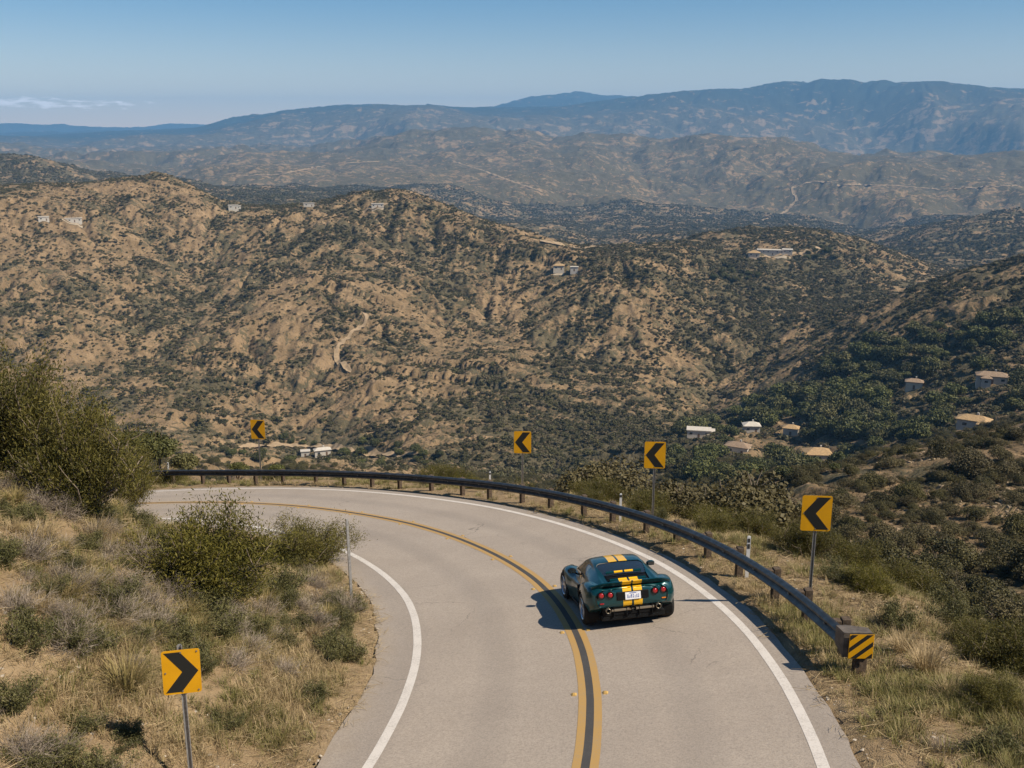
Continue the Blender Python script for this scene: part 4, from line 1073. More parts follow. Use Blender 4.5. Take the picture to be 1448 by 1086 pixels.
# wheels
def wheel_meshes(r, w_):
    t = MB(); t.lathe([(r * .66, -w_ / 2 + .01), (r * .70, -w_ / 2), (r * .93, -w_ / 2 + .005), (r * .985, -w_ / 2 + .03), (r, -w_ / 2 + .06), (r, w_ / 2 - .06), (r * .985, w_ / 2 - .03), (r * .93, w_ / 2 - .005), (r * .70, w_ / 2), (r * .66, w_ / 2 - .01)], 40, 'y')
    tm = t.mesh('tyre', M_TYRE, True)
    q = MB(); q.lathe([(r * .66, -w_ / 2 + .03), (r * .70, w_ / 2 - .002), (r * .665, w_ / 2 + .006), (r * .62, w_ / 2 - .01), (r * .58, w_ / 2 - .09), (r * .56, -w_ / 2 + .04)], 40, 'y')
    q.lathe([(0.001, w_ / 2 - .012), (r * .13, w_ / 2 - .016), (r * .15, w_ / 2 - .04)], 16, 'y')
    for k in range(10):
        a = 2 * math.pi * k / 10 + (.13 if k % 2 else -.13); M4 = Matrix.Rotation(a, 4, 'Y')
        q.box((r * .10, w_ / 2 - .055, -.014), (r * .64, w_ / 2 - .018, .014), M4, .005)
    rm = q.mesh('rim', M_RIM)
    d = MB(); d.lathe([(r * .55, w_ / 2 - .10), (r * .55, w_ / 2 - .11), (0.001, w_ / 2 - .11)], 30, 'y'); dm = d.mesh('brake_disc', M_BLACK)
    return tm, rm, dm
for x0, r, w_, yo in ((0, RW * KZ, 0.27, 0.855), (WB, FW * KZ, 0.225, 0.868)):
    tm, rm, dm = wheel_meshes(r, w_)
    for s in (1, -1):
        wr = empty('wheel'); wr.parent = car; wr.location = (x0 * KX, s * (yo * KY - w_ / 2), r); wr.rotation_euler = (0, random.uniform(0, 3), 0 if s > 0 else math.pi)
        if x0: wr.rotation_euler.z += R(4)
        obj('tyre', tm, wr); obj('rim', rm, wr); obj('brake_disc', dm, wr)
# ------------------------------------------------------------------ dirt tracks and houses out on the hills
M_TRACK = mat('pale_dirt_track', (0.30, 0.215, 0.128), 0.95, noise=0.2, nscale=0.4)
CLEAR = []                                           # (x, y, radius) kept free of scrub
def track(pts, width, lift=0.5, rmin=200):
    P = []
    for (a, b) in zip(pts[:-1], pts[1:]):
        n = max(2, int(math.hypot(b[0] - a[0], b[1] - a[1]) / 3))
        P += [(a[0] + (b[0] - a[0]) * i / n, a[1] + (b[1] - a[1]) * i / n) for i in range(n)]
    P.append(pts[-1]); H = np.array([hit(px, py, rmin) for px, py in P])
    keep = [0]
    for i in range(1, len(H)):                        # drop jumps over hidden ground
        if np.linalg.norm(H[i, :2] - H[keep[-1], :2]) < max(60, 0.09 * np.hypot(*H[i, :2])): keep.append(i)
    H = H[keep]
    if len(H) < 4: return
    Q = smooth_path(spline(H[:, :2], 3.0), 4)
    t = np.gradient(Q, axis=0); t /= np.linalg.norm(t, axis=1)[:, None] + 1e-9; n = np.c_[t[:, 1], -t[:, 0]]
    w_ = width * (0.5 + 0.12 * np.sin(np.arange(len(Q)) * .37))
    zc = height(Q[:, 0], Q[:, 1])
    rows = []
    for k in (-1, -.5, 0, .5, 1):
        E = Q + n * (w_ * k)[:, None]; ze = np.maximum(height(E[:, 0], E[:, 1]), zc - 0.3) ; rows.append(np.c_[E, ze + lift])
    V = np.vstack(rows); m = len(Q); a = np.arange(m - 1)
    F = np.vstack([np.stack([k * m + a, k * m + a + 1, (k + 1) * m + a + 1, (k + 1) * m + a], 1) for k in range(4)])
    tag(obj('dirt_track', mesh_from('dirt_track', V, F, True, [M_TRACK])), kind='structure')
    if np.hypot(*Q[0]) < 1600:
        CLEAR.extend([(q[0], q[1], width * .5 + 1.2) for q in Q[::2]])
track([(512, 441), (521, 446), (520, 456), (505, 466), (490, 478), (478, 490), (473, 503), (482, 516), (500, 530)], 3.4)
track([(335, 634), (380, 631), (420, 630), (470, 634), (520, 642), (560, 645), (610, 640)], 5.0)
track([(500, 300), (520, 297), (545, 292), (548, 285)], 6)
track([(1060, 366), (1100, 362), (1140, 358), (1165, 350)], 6)
track([(1000, 660), (1050, 664), (1100, 655), (1150, 660), (1190, 652)], 4.5)
track([(925, 310), (980, 318), (1040, 322), (1090, 326)], 10)
track([(1060, 318), (1110, 300), (1128, 282), (1118, 266), (1150, 256), (1180, 258)], 10)
track([(1180, 262), (1260, 262), (1330, 268), (1440, 262)], 10)
track([(640, 228), (680, 240), (720, 255), (770, 272)], 10)
track([(330, 250), (400, 246), (470, 232), (540, 228)], 11)
track([(760, 340), (820, 352), (850, 348)], 7)

M_STUCCO = [mat('white_stucco', (0.47, 0.43, 0.37), 0.85, noise=0.08, nscale=.6), mat('cream_stucco', (0.55, 0.48, 0.38), 0.85, noise=0.08, nscale=.6)]
M_TILE = [mat('tan_tile_roof', (0.36, 0.24, 0.12), 0.85, noise=0.25, nscale=1.6), mat('brown_roof', (0.25, 0.175, 0.115), 0.85, noise=0.25, nscale=1.6), mat('pale_flat_roof', (0.48, 0.43, 0.36), 0.85, noise=0.12, nscale=.8)]
M_WIN = mat('window_glass', (0.03, 0.035, 0.04), 0.15, spec=0.6)
M_FRAME = mat('window_frame', (0.6, 0.58, 0.54), 0.6)
M_DOOR = mat('door_wood', (0.14, 0.085, 0.05), 0.7)
M_PAVE = mat('pale_drive', (0.33, 0.27, 0.19), 0.9, noise=0.15, nscale=.4)
SHORT = {1156: 'the white tan roofed house', 1376: 'the long tan roofed house', 1402: 'the hillside house by the right edge', 988: 'the pale flat roofed house', 1043: 'the brown roofed house', 1062: 'the half hidden white house', 1118: 'the pale house among oaks', 1292: 'the small tree hidden house', 1094: 'the long ridge top house', 1066: 'the small ridge house', 456: 'the white farm building', 432: 'the tiny shed'}
def house(px, py, wpx, label, wings, wm_=0, rm_=0, yaw=None, drive=True, flat=False):
    """wings: list of (x offset, y offset, width, depth, height) as fractions of the width"""
    P = hit(px, py, 250); dep = P.y * CP - P.z * SP; Wm = wpx * dep / FPX
    yaw = -math.atan2(P.x, P.y) * 1.0 + R(yaw or 0)
    root = empty('house', P, yaw); tag(root, label, 'house', 'houses on the hills'); first = True
    hh = max(3.7, min(5.2, Wm * 0.22))
    for (ox, oy, fw, fd, fh) in wings:
        x0, x1, y0, y1, z1 = (ox - fw / 2) * Wm, (ox + fw / 2) * Wm, (oy - fd / 2) * Wm, (oy + fd / 2) * Wm, hh * fh
        b = MB(); b.box((x0, y0, -3), (x1, y1, z1)); wl = b.build('wall', M_STUCCO[wm_], root)
        e = 0.6; r_ = MB(); k = 0 if flat else 0.20 * min(x1 - x0, y1 - y0) + .5
        if flat: r_.box((x0 - .4, y0 - .4, z1 + .003), (x1 + .4, y1 + .4, z1 + .45))
        else:
            ins = min(x1 - x0, y1 - y0) / 2 + e; lx = (x1 - x0) >= (y1 - y0)
            A = [(x0 - e, y0 - e, z1 + .003), (x1 + e, y0 - e, z1 + .003), (x1 + e, y1 + e, z1 + .003), (x0 - e, y1 + e, z1 + .003)]
            A2 = [(p[0], p[1], p[2] + .25) for p in A]; ym, xm = (y0 + y1) / 2, (x0 + x1) / 2
            Rg = [(x0 - e + ins * .98, ym, z1 + k + .25), (x1 + e - ins * .98, ym, z1 + k + .25)] if lx else [(xm, y0 - e + ins * .98, z1 + k + .25), (xm, y1 + e - ins * .98, z1 + k + .25)]
            F = [[3, 2, 1, 0], [0, 1, 5, 4], [1, 2, 6, 5], [2, 3, 7, 6], [3, 0, 4, 7]]
            F += [[4, 5, 9, 8], [5, 6, 9], [6, 7, 8, 9], [7, 4, 8]] if lx else [[4, 5, 8], [5, 6, 9, 8], [6, 7, 9], [7, 4, 8, 9]]
            r_.add(A + A2 + Rg, F)
        rf = r_.build('roof', M_TILE[rm_], root)
        n = max(1, int((x1 - x0) / 4.2)); hasdoor = first
        for i in range(n):
            xc = x0 + (i + .5) * (x1 - x0) / n
            if hasdoor and i == n // 2:
                d = MB(); d.box((xc - .55, y0 - .06, 0), (xc + .55, y0 + .03, 2.2)); d.build('door', M_DOOR, root); continue
            w_ = MB(); w_.box((xc - .95, y0 - .05, z1 - 2.25), (xc + .95, y0 + .03, z1 - .85)); wf = w_.build('window', M_FRAME, root)
            g_ = MB(); g_.box((xc - .82, y0 - .08, z1 - 2.12), (xc + .82, y0 - .053, z1 - .98)); g_.build('pane', M_WIN, wf)
        for xs, sg in ((x0, -1), (x1, 1)):
            w_ = MB(); yc = (y0 + y1) / 2; w_.box((min(xs, xs + sg * .05), yc - .9, z1 - 2.2), (max(xs, xs + sg * .05), yc + .9, z1 - .9)); w_.build('window', M_WIN, root)
        if first and not flat:
            c = MB(); c.box(((x0 * .4 + x1 * .6) - .4, (y0 + y1) / 2 - .4 + .8, z1 + k * .3), ((x0 * .4 + x1 * .6) + .4, (y0 + y1) / 2 + .4 + .8, z1 + k + 1.0)); c.build('chimney', M_STUCCO[wm_], rf)
        first = False
    CLEAR.append((P.x, P.y, Wm * .62))
    fr = Vector((-math.sin(yaw), math.cos(yaw)))
    CLEAR.extend([(P.x - fr.x * Wm * f, P.y - fr.y * Wm * f, Wm * .45) for f in (.4, .8)])
    if drive:                                        # pale terrace in front, laid on the ground
        g_ = np.linspace(-1, 1, 9); gx, gy = np.meshgrid(g_ * Wm * .5, g_ * Wm * .12 - Wm * .38, indexing='ij')
        wx = P.x + gx * math.cos(yaw) - gy * math.sin(yaw); wy = P.y + gx * math.sin(yaw) + gy * math.cos(yaw)
        V = np.stack([wx, wy, height(wx, wy) + .3], -1).reshape(-1, 3); i, j = np.meshgrid(np.arange(8), np.arange(8), indexing='ij'); a = (i * 9 + j).ravel()
        tag(obj('driveway', mesh_from('driveway', V, np.stack([a, a + 9, a + 10, a + 1], 1), True, [M_PAVE])), kind='structure')
    HOUSES.append((P.x, P.y, SHORT.get(px, 'a hillside house'))); return root
HOUSES = []
house(1156, 650, 38, 'white house with a tan hip roof standing among dark oaks in the valley', [(0, 0, 1, .7, 1)], 0, 0, 12)
house(1376, 606, 52, 'long house with a tan roof on the shelf at the right, above the bare slope', [(0, 0, .8, .4, 1), (.3, -.2, .3, .4, .9)], 0, 0, -8, False)
house(1402, 541, 40, 'white house with a tan roof on the dark hillside near the right edge', [(0, 0, 1, .45, 1), (-.2, -.25, .3, .3, .8)], 0, 1, 5, False)
house(988, 616, 36, 'white house with a pale flat roof at the left of the valley houses', [(0, 0, .9, .5, 1), (.4, .1, .4, .4, .75)], 0, 2, 0, flat=True)
house(1043, 640, 32, 'low house with a brown roof between the pale flat house and the tan roofed one', [(0, 0, 1, .6, 1)], 0, 1, -15)
house(1062, 610, 22, 'small white house half hidden by oaks above the brown roofed house', [(0, 0, 1, .7, 1)], 0, 2, 10, False)
house(1118, 614, 20, 'small pale house behind the oaks above the white tan roofed house', [(0, 0, 1, .7, 1)], 1, 0, -5, False)
house(1292, 549, 22, 'small pale house among trees left of the white hillside house', [(0, 0, 1, .6, 1)], 1, 1, 0, False)
house(1094, 360, 46, 'long white house on the ridge top hill at the right', [(-.1, 0, .8, .25, 1), (.4, .05, .3, .3, 1.15)], 0, 2, 0, flat=True)
house(1066, 362, 16, 'small tan roofed house on the ridge left of the long white one', [(0, 0, 1, .7, 1)], 1, 0, 0, False)
house(62, 312, 14, 'white villa at the left end of the far hillside terrace', [(0, 0, 1, .5, 1)], 0, 2, 0, flat=True)
house(102, 314, 26, 'long low white building on the far hillside terrace at the left', [(0, 0, 1, .2, .9)], 0, 2, 0, flat=True)
house(330, 295, 19, 'white building on the saddle right of the highest left hill', [(0, 0, .7, .4, 1), (.35, 0, .4, .3, .8)], 0, 2, 0, flat=True)
house(437, 292, 15, 'pale low building on the crest between the two left hills', [(0, 0, 1, .3, 1)], 0, 2, 0, False, flat=True)
house(534, 293, 17, 'white building under the top of the middle hill', [(0, 0, 1, .35, 1)], 0, 2, 0, flat=True)
house(456, 643, 22, 'low white farm building on the valley floor behind the far guardrail', [(0, 0, 1, .4, .9)], 0, 2, 8)
house(432, 645, 12, 'tiny white shed left of the farm building in the valley', [(0, 0, 1, .7, .9)], 0, 2, 0, False, flat=True)
house(790, 381, 15, 'small pale house on the bare shelf behind the middle spur', [(0, 0, 1, .6, 1)], 1, 0, 0)
house(812, 383, 11, 'small white house right of the pale one on the bare shelf', [(0, 0, 1, .6, 1)], 0, 2, 0, False, flat=True)
# ------------------------------------------------------------------ plants: materials and meshes
def leaf_mat(name, dark, light, dry=None, transl=0.25, rnd=0.35):
    m = D.materials.new(name); m.use_nodes = True; q = NT(m)
    tint = q.attr('tint').outputs['Fac']
    oi = q.n('ShaderNodeObjectInfo').outputs['Random']
    col = q.mix(tint, dark, light)
    if dry is not None:
        col = q.mix(q.math('MULTIPLY', q.ramp(q.math('FRACT', q.math('MULTIPLY', oi, 7.13)), 0.45, 1.0), 0.85), col, dry)
    hs = q.n('ShaderNodeHueSaturation'); q.l(col, hs.inputs['Color'])
    q.l(q.math('ADD', 1 - rnd / 2, q.math('MULTIPLY', oi, rnd)), hs.inputs['Value'])
    q.b.inputs['Roughness'].default_value = 0.6; q.b.inputs['Specular IOR Level'].default_value = 0.22
    q.l(hs.outputs[0], q.b.inputs['Base Color'])
    if transl:
        tr = q.n('ShaderNodeBsdfTranslucent'); q.l(hs.outputs[0], tr.inputs['Color'])
        mx = q.n('ShaderNodeMixShader'); mx.inputs[0].default_value = transl
        out = [x for x in q.t.nodes if x.type == 'OUTPUT_MATERIAL'][0]
        q.l(q.b.outputs[0], mx.inputs[1]); q.l(tr.outputs[0], mx.inputs[2]); q.l(mx.outputs[0], out.inputs['Surface'])
    return m
M_OLIVE = leaf_mat('olive_leaves', (0.052, 0.053, 0.012), (0.170, 0.142, 0.034))
M_YOLIVE = leaf_mat('yellow_olive_leaves', (0.060, 0.061, 0.011), (0.195, 0.163, 0.030))
M_SAGE = leaf_mat('grey_green_leaves', (0.070, 0.072, 0.026), (0.180, 0.160, 0.062))
M_DEAD = leaf_mat('dead_twigs', (0.135, 0.105, 0.078), (0.30, 0.245, 0.19), None, 0.0)
M_TUSS = leaf_mat('tussock_blades', (0.135, 0.120, 0.030), (0.40, 0.30, 0.135), None, 0.2)
M_DRYG = leaf_mat('dry_straw_blades', (0.25, 0.18, 0.085), (0.46, 0.35, 0.195), None, 0.2)
M_GREENG = leaf_mat('low_green_grass_blades', (0.090, 0.095, 0.024), (0.225, 0.200, 0.065), (0.30, 0.235, 0.11), 0.2)
M_SCRUB = leaf_mat('hill_scrub_leaves', (0.050, 0.048, 0.018), (0.135, 0.116, 0.048), (0.135, 0.104, 0.060), 0.12, 0.5)
M_SLOPE = leaf_mat('slope_scrub_leaves', (0.036, 0.034, 0.011), (0.125, 0.106, 0.034), (0.105, 0.084, 0.038), 0.12, 0.5)
M_LOW = leaf_mat('low_brown_scrub_leaves', (0.075, 0.062, 0.026), (0.20, 0.158, 0.075), (0.19, 0.145, 0.085), 0.12, 0.5)
M_OAK = leaf_mat('oak_leaves', (0.045, 0.054, 0.015), (0.142, 0.138, 0.040), (0.10, 0.088, 0.035), 0.12, 0.6)
M_STEM = mat('shrub_stems', (0.20, 0.155, 0.115), 0.9, noise=0.35, nscale=30)
M_TRUNK = mat('oak_bark', (0.095, 0.07, 0.05), 0.95, noise=0.4, nscale=8)

def quads(C, U, W):
    """diamond leaves with centre C, half length vector U, half width vector W"""
    V = np.stack([C - U, C + W, C + U, C - W], 1).reshape(-1, 3)
    F = np.arange(len(V)).reshape(-1, 4); return V, F
def rand_dirs(n, g): v = g.normal(size=(n, 3)); return v / np.linalg.norm(v, axis=1)[:, None]
def tubes_np(segs, sides=3):
    """segs: list of (points (k,3), radii (k))"""
    Vs, Fs, n0 = [], [], 0
    for P, r in segs:
        P = np.asarray(P, float); k = len(P); t = np.gradient(P, axis=0); t /= np.linalg.norm(t, axis=1)[:, None] + 1e-9
        ref = np.where(np.abs(t[:, 2:3]) < 0.9, np.array([[0, 0, 1.]]), np.array([[1., 0, 0]]))
        a = np.cross(t, ref); a /= np.linalg.norm(a, axis=1)[:, None] + 1e-9; b = np.cross(t, a)
        q = np.arange(sides) * 2 * np.pi / sides
        V = P[:, None] + (a[:, None] * np.cos(q)[None, :, None] + b[:, None] * np.sin(q)[None, :, None]) * np.asarray(r)[:, None, None]
        i, j = np.meshgrid(np.arange(k - 1), np.arange(sides), indexing='ij')
        F = np.stack([i * sides + j, i * sides + (j + 1) % sides, (i + 1) * sides + (j + 1) % sides, (i + 1) * sides + j], -1).reshape(-1, 4) + n0
        Vs.append(V.reshape(-1, 3)); Fs.append(F); n0 += k * sides
    return np.vstack(Vs), np.vstack(Fs)
def curve3(a, b, g, bend, n=5):
    t = np.linspace(0, 1, n)[:, None]; m = (a + b) / 2 + g.normal(size=3) * bend * np.linalg.norm(b - a)
    return a * (1 - t) ** 2 + 2 * m * t * (1 - t) + b * t ** 2

def shrub_meshes(name, seed, R_, H, tips, per, leaf, m_leaf, m_stem, spread=0.2, upright=0.5, flat=0.0, aspect=0.38):
    """leaf sprays on branching stems: returns foliage and stem meshes"""
    g = np.random.default_rng(seed); segs = []; C = []; T = []; A = []
    nl = max(5, tips // 9)
    limbs = []
    for k in range(nl):                                     # main limbs
        az = 2 * math.pi * (k + g.uniform(-.4, .4)) / nl; el = g.uniform(0.25, 1.35)
        rr = g.uniform(0.62, 1.0)
        e = np.array([math.cos(az) * math.cos(el) * R_ * rr, math.sin(az) * math.cos(el) * R_ * rr, (0.22 + 0.78 * math.sin(el)) * H * rr * 0.86])
        s0 = np.array([math.cos(az), math.sin(az), 0]) * R_ * 0.06
        P = curve3(s0, e, g, 0.12, 7); limbs.append(P); segs.append((P, np.linspace(0.022, 0.008, 7) * R_ * 1.1))
    for k in range(tips):
        P = limbs[g.integers(nl)]; b = P[g.integers(2, 7)]
        d = rand_dirs(1, g)[0]; d[2] = abs(d[2]) * 0.8 + upright * 0.6; out = b / (np.linalg.norm(b) + .01); d = d * 0.7 + out * 0.5; d /= np.linalg.norm(d)
        L = g.uniform(0.16, 0.42) * R_; e = b + d * L; e[2] = max(e[2], 0.04)
        P2 = curve3(b, e, g, 0.15, 4); segs.append((P2, np.linspace(0.007, 0.003, 4) * R_))
        n = int(per * g.uniform(0.6, 1.4)); t = g.uniform(0.15, 1.08, n)[:, None]
        pc = b + (e - b) * t + g.normal(size=(n, 3)) * spread * R_ * 0.33
        pc[:, 2] = np.maximum(pc[:, 2], 0.02)
        dd = rand_dirs(n, g) * 0.75 + d * 0.8; dd /= np.linalg.norm(dd, axis=1)[:, None]
        C.append(pc); A.append(dd); T.append(np.clip(g.uniform(0.0, 0.75) + g.normal(size=n) * 0.2 + 0.15, 0, 1))
    C = np.vstack(C); A = np.vstack(A); T = np.concatenate(T); n = len(C)
    ln = leaf * g.uniform(0.6, 1.4, n)[:, None]
    Wd = np.cross(A, rand_dirs(n, g)); Wd /= np.linalg.norm(Wd, axis=1)[:, None] + 1e-6
    V, F = quads(C, A * ln, Wd * ln * aspect)
    fol = mesh_from(name + '_foliage', V, F, False, [m_leaf], None, {'tint': np.repeat(T, 4)})
    V, F = tubes_np(segs, 4)
    stm = mesh_from(name + '_stem', V, F, True, [m_stem], None, {'tint': np.full(len(V), 0.5)})
    return fol, stm
def twig_mesh(name, seed, R_, H, n, m_):
    g = np.random.default_rng(seed); segs = []; tint = []
    for k in range(n):
        az = g.uniform(0, 2 * math.pi); el = g.uniform(0.12, 1.4); L = g.uniform(0.55, 1.0)
        e = np.array([math.cos(az) * math.cos(el) * R_ * L, math.sin(az) * math.cos(el) * R_ * L, math.sin(el) * H * L + .03])
        a = np.array([g.normal() * .08 * R_, g.normal() * .08 * R_, 0]); P = curve3(a, e, g, 0.16, 6)
        segs.append((P, np.linspace(0.008, 0.0025, 6))); t = g.uniform(0, 1); tint += [t] * 18
        for q in range(g.integers(3, 6)):
            b = P[g.integers(2, 6)]; d = rand_dirs(1, g)[0] * 0.8 + (e / np.linalg.norm(e)) * 0.7 + np.array([0, 0, .3])
            P2 = curve3(b, b + d * g.uniform(.12, .3) * R_, g, 0.2, 4); segs.append((P2, np.linspace(0.0045, 0.0018, 4))); tint += [min(1, t + .2)] * 12
    V, F = tubes_np(segs, 3)
    return mesh_from(name, V, F, False, [m_], None, {'tint': np.array(tint)})
def blades(g, n, R_, L0, L1, w, lean, base_r):
    az = g.uniform(0, 2 * math.pi, n); br = base_r * np.sqrt(g.uniform(0, 1, n)); b = np.stack([np.cos(az) * br, np.sin(az) * br, np.zeros(n)], 1)
    az2 = az + g.normal(size=n) * 0.7; L = g.uniform(L0, L1, n); ln = np.clip(g.normal(size=n) * 0.35 + lean, 0.05, 1.45)
    d = np.stack([np.cos(az2), np.sin(az2), np.zeros(n)], 1); s = np.stack([-np.sin(az2), np.cos(az2), np.zeros(n)], 1)
    rows = []
    for t in (0, 0.35, 0.7, 1.0):
        bend = ln * (0.35 + 0.65 * t); p = b + d * (np.sin(bend) * L * t)[:, None]; p[:, 2] += np.cos(bend) * L * t
        ww = w * (1 - t) ** 0.6 * 0.5; rows.append(p - s * ww); rows.append(p + s * ww)
    V = np.stack(rows, 1).reshape(-1, 3); k = np.arange(n) * 8
    F = np.concatenate([np.stack([k + 2 * i, k + 2 * i + 1, k + 2 * i + 3, k + 2 * i + 2], 1) for i in range(3)])
    t0 = g.uniform(0, 0.7, n); tint = np.clip(t0[:, None] + np.repeat(np.array([0, .12, .25, .4]), 2)[None], 0, 1).ravel()
    return V, F, tint
def tuft_mesh(name, seed, n, L0, L1, w, lean, base_r, m_):
    V, F, t = blades(np.random.default_rng(seed), n, 0, L0, L1, w, lean, base_r)
    return mesh_from(name, V, F, False, [m_], None, {'tint': t})
def clump_mesh(name, seed, n, leaf, m_, H=0.75, lumps=7):
    """unit-radius low scrub: leaf faces through a lumpy dome"""
    g = np.random.default_rng(seed); L = []
    for k in range(lumps):
        a = g.uniform(0, 6.28); r = g.uniform(0, .62); L.append((math.cos(a) * r, math.sin(a) * r, g.uniform(.15, .6) * H, g.uniform(.28, .5)))
    L = np.array(L); k = g.integers(0, lumps, n); d = rand_dirs(n, g); d[:, 2] = np.abs(d[:, 2]) * 1.0 - 0.25 * (g.uniform(size=n) < .4)
    rr = L[k, 3] * g.uniform(0.55, 1.0, n) ** 0.5
    C = L[k, :3] + d * rr[:, None] * np.array([1, 1, H]); C[:, 2] = np.maximum(C[:, 2], 0.0)
    nd = d * 0.8 + rand_dirs(n, g) * 0.7; nd /= np.linalg.norm(nd, axis=1)[:, None]
    U = np.cross(nd, rand_dirs(n, g)); U /= np.linalg.norm(U, axis=1)[:, None]; W = np.cross(nd, U)
    s = leaf * g.uniform(.6, 1.4, n)[:, None]
    V, F = quads(C, U * s, W * s * 0.75)
    tint = np.clip(g.uniform(0, .6, lumps)[k] + g.normal(size=n) * .2 + .15, 0, 1)
    return mesh_from(name, V, F, False, [m_], None, {'tint': np.repeat(tint, 4)})

def scatter(name, P, rotz, scale, idx, variants, label, cat, tilt=None):
    """one stuff object: plants of a few meshes at many points"""
    src = D.collections.new(name + '_kinds')
    for i, me in enumerate(variants):
        so = D.objects.new('%s_kind_%02d' % (name, i), me); src.objects.link(so)
    n = len(P); rot = np.zeros((n, 3)); rot[:, 2] = rotz
    if tilt is not None: rot[:, :2] = tilt
    sc = np.asarray(scale); sc = np.repeat(sc[:, None], 3, 1) if sc.ndim == 1 else sc
    me = D.meshes.new(name); me.vertices.add(n); me.vertices.foreach_set('co', np.asarray(P, np.float32).ravel())
    for an, a in (('rot', rot), ('scl', sc)):
        at = me.attributes.new(an, 'FLOAT_VECTOR', 'POINT'); at.data.foreach_set('vector', np.asarray(a, np.float32).ravel())
    at = me.attributes.new('kind_index', 'INT', 'POINT'); at.data.foreach_set('value', np.asarray(idx, np.int32))
    o = obj(name, me); tag(o, label, cat, None, 'stuff')
    ng = D.node_groups.new(name, 'GeometryNodeTree'); ng.is_modifier = True
    ng.interface.new_socket('Geometry', in_out='INPUT', socket_type='NodeSocketGeometry'); ng.interface.new_socket('Geometry', in_out='OUTPUT', socket_type='NodeSocketGeometry')
    gi_ = ng.nodes.new('NodeGroupInput'); go = ng.nodes.new('NodeGroupOutput')
    ci = ng.nodes.new('GeometryNodeCollectionInfo'); ci.inputs['Collection'].default_value = src; ci.inputs['Separate Children'].default_value = True; ci.inputs['Reset Children'].default_value = True
    ip = ng.nodes.new('GeometryNodeInstanceOnPoints'); ip.inputs['Pick Instance'].default_value = True
    def na(nm, ty):
        x = ng.nodes.new('GeometryNodeInputNamedAttribute'); x.data_type = ty; x.inputs[0].default_value = nm
        return [s for s in x.outputs if s.enabled and s.name == 'Attribute'][0]
    L = ng.links.new
    L(gi_.outputs[0], ip.inputs['Points']); L(ci.outputs[0], ip.inputs['Instance']); L(na('kind_index', 'INT'), ip.inputs['Instance Index'])
    e2r = ng.nodes.new('FunctionNodeEulerToRotation'); L(na('rot', 'FLOAT_VECTOR'), e2r.inputs[0]); L(e2r.outputs[0], ip.inputs['Rotation'])
    L(na('scl', 'FLOAT_VECTOR'), ip.inputs['Scale']); L(ip.outputs[0], go.inputs[0])
    md = o.modifiers.new('scatter', 'NODES'); md.node_group = ng
    return o

# ------------------------------------------------------------------ scrub on the hills
def visible(P, extra, margin):
    """points whose top rises above what hides them, with a margin of metres"""
    r = np.hypot(P[:, 0], P[:, 1]); a = np.arctan2(P[:, 0], P[:, 1])
    run = gsample(RUN, P[:, 0] * 0.985, P[:, 1] * 0.985)
    return (P[:, 2] + extra + margin) / r >= run
g = np.random.default_rng(5)
def sector_points(n, r0, r1, amax):
    r = np.sqrt(g.uniform(r0 * r0, r1 * r1, n)); a = g.uniform(-amax, amax, n); return r * np.sin(a), r * np.cos(a)
def scrub_points(r0, r1, amax, dens, smin, smax, thr=0.22, margin=6.0, gain=1.7, lo=0.08):
    n = int(dens * amax * (r1 * r1 - r0 * r0)); x, y = sector_points(n, r0, r1, amax)
    rad = np.hypot(x, y); cov = gsample(COV, x, y)
    det = fbm(x, y, 9 + 0.004 * rad.mean(), 2, 91)
    pr = np.clip((cov - thr) * gain + det * 1.2, lo, 1)
    k = g.uniform(size=n) < pr; x, y, cov = x[k], y[k], cov[k]
    if len(CLEAR):
        C_ = np.array(CLEAR); kk_ = np.ones(len(x), bool)
        for a_ in range(0, len(x), 20000):
            d2_ = (x[a_:a_ + 20000, None] - C_[:, 0]) ** 2 + (y[a_:a_ + 20000, None] - C_[:, 1]) ** 2
            kk_[a_:a_ + 20000] = (d2_ > C_[:, 2] ** 2).all(1)
        x, y, cov = x[kk_], y[kk_], cov[kk_]
    s, _ = (np.full(len(x), 99.0), 0) if r0 > 130 else lateral(x, y)
    k = s > SR + 4.5; x, y, cov = x[k], y[k], cov[k]
    z = height(x, y); P = np.stack([x, y, z], 1)
    sc = (smin + (smax - smin) * g.uniform(0, 1, len(x)) ** 1.6) * (0.7 + 0.6 * cov); sc *= np.where(g.uniform(size=len(x)) < .12, 1.45, 1.0)
    v = visible(P, sc, margin); return P[v], sc[v]
VAR_FAR = [clump_mesh('scrub', 100 + i, 170, 0.165, M_SCRUB, 0.7, 6) for i in range(5)]
VAR_MID = [clump_mesh('scrub', 120 + i, 7500, 0.024, M_SLOPE, 0.95, 12) for i in range(4)]
VAR_LOW = [clump_mesh('lowscrub', 130 + i, 1100, 0.045, M_LOW, 0.7, 6) for i in range(3)]
AMAX = R(32)
P1, s1 = scrub_points(420, 1500, AMAX, 1 / 4.4, 0.6, 2.7)
P2_, s2 = scrub_points(1500, 3400, AMAX, 1 / 30.0, 1.8, 4.2, margin=12)
PF = np.vstack([P1, P2_]); sF = np.r_[s1, s2]
P3, s3 = scrub_points(34, 420, AMAX, 1 / 8.0, 0.9, 2.7, thr=0.10, margin=4, gain=1.5, lo=0.12)
P3B, s3B = scrub_points(34, 420, AMAX, 1 / 1.3, 0.25, 0.85, thr=0.10, margin=2, gain=1.6, lo=0.15)


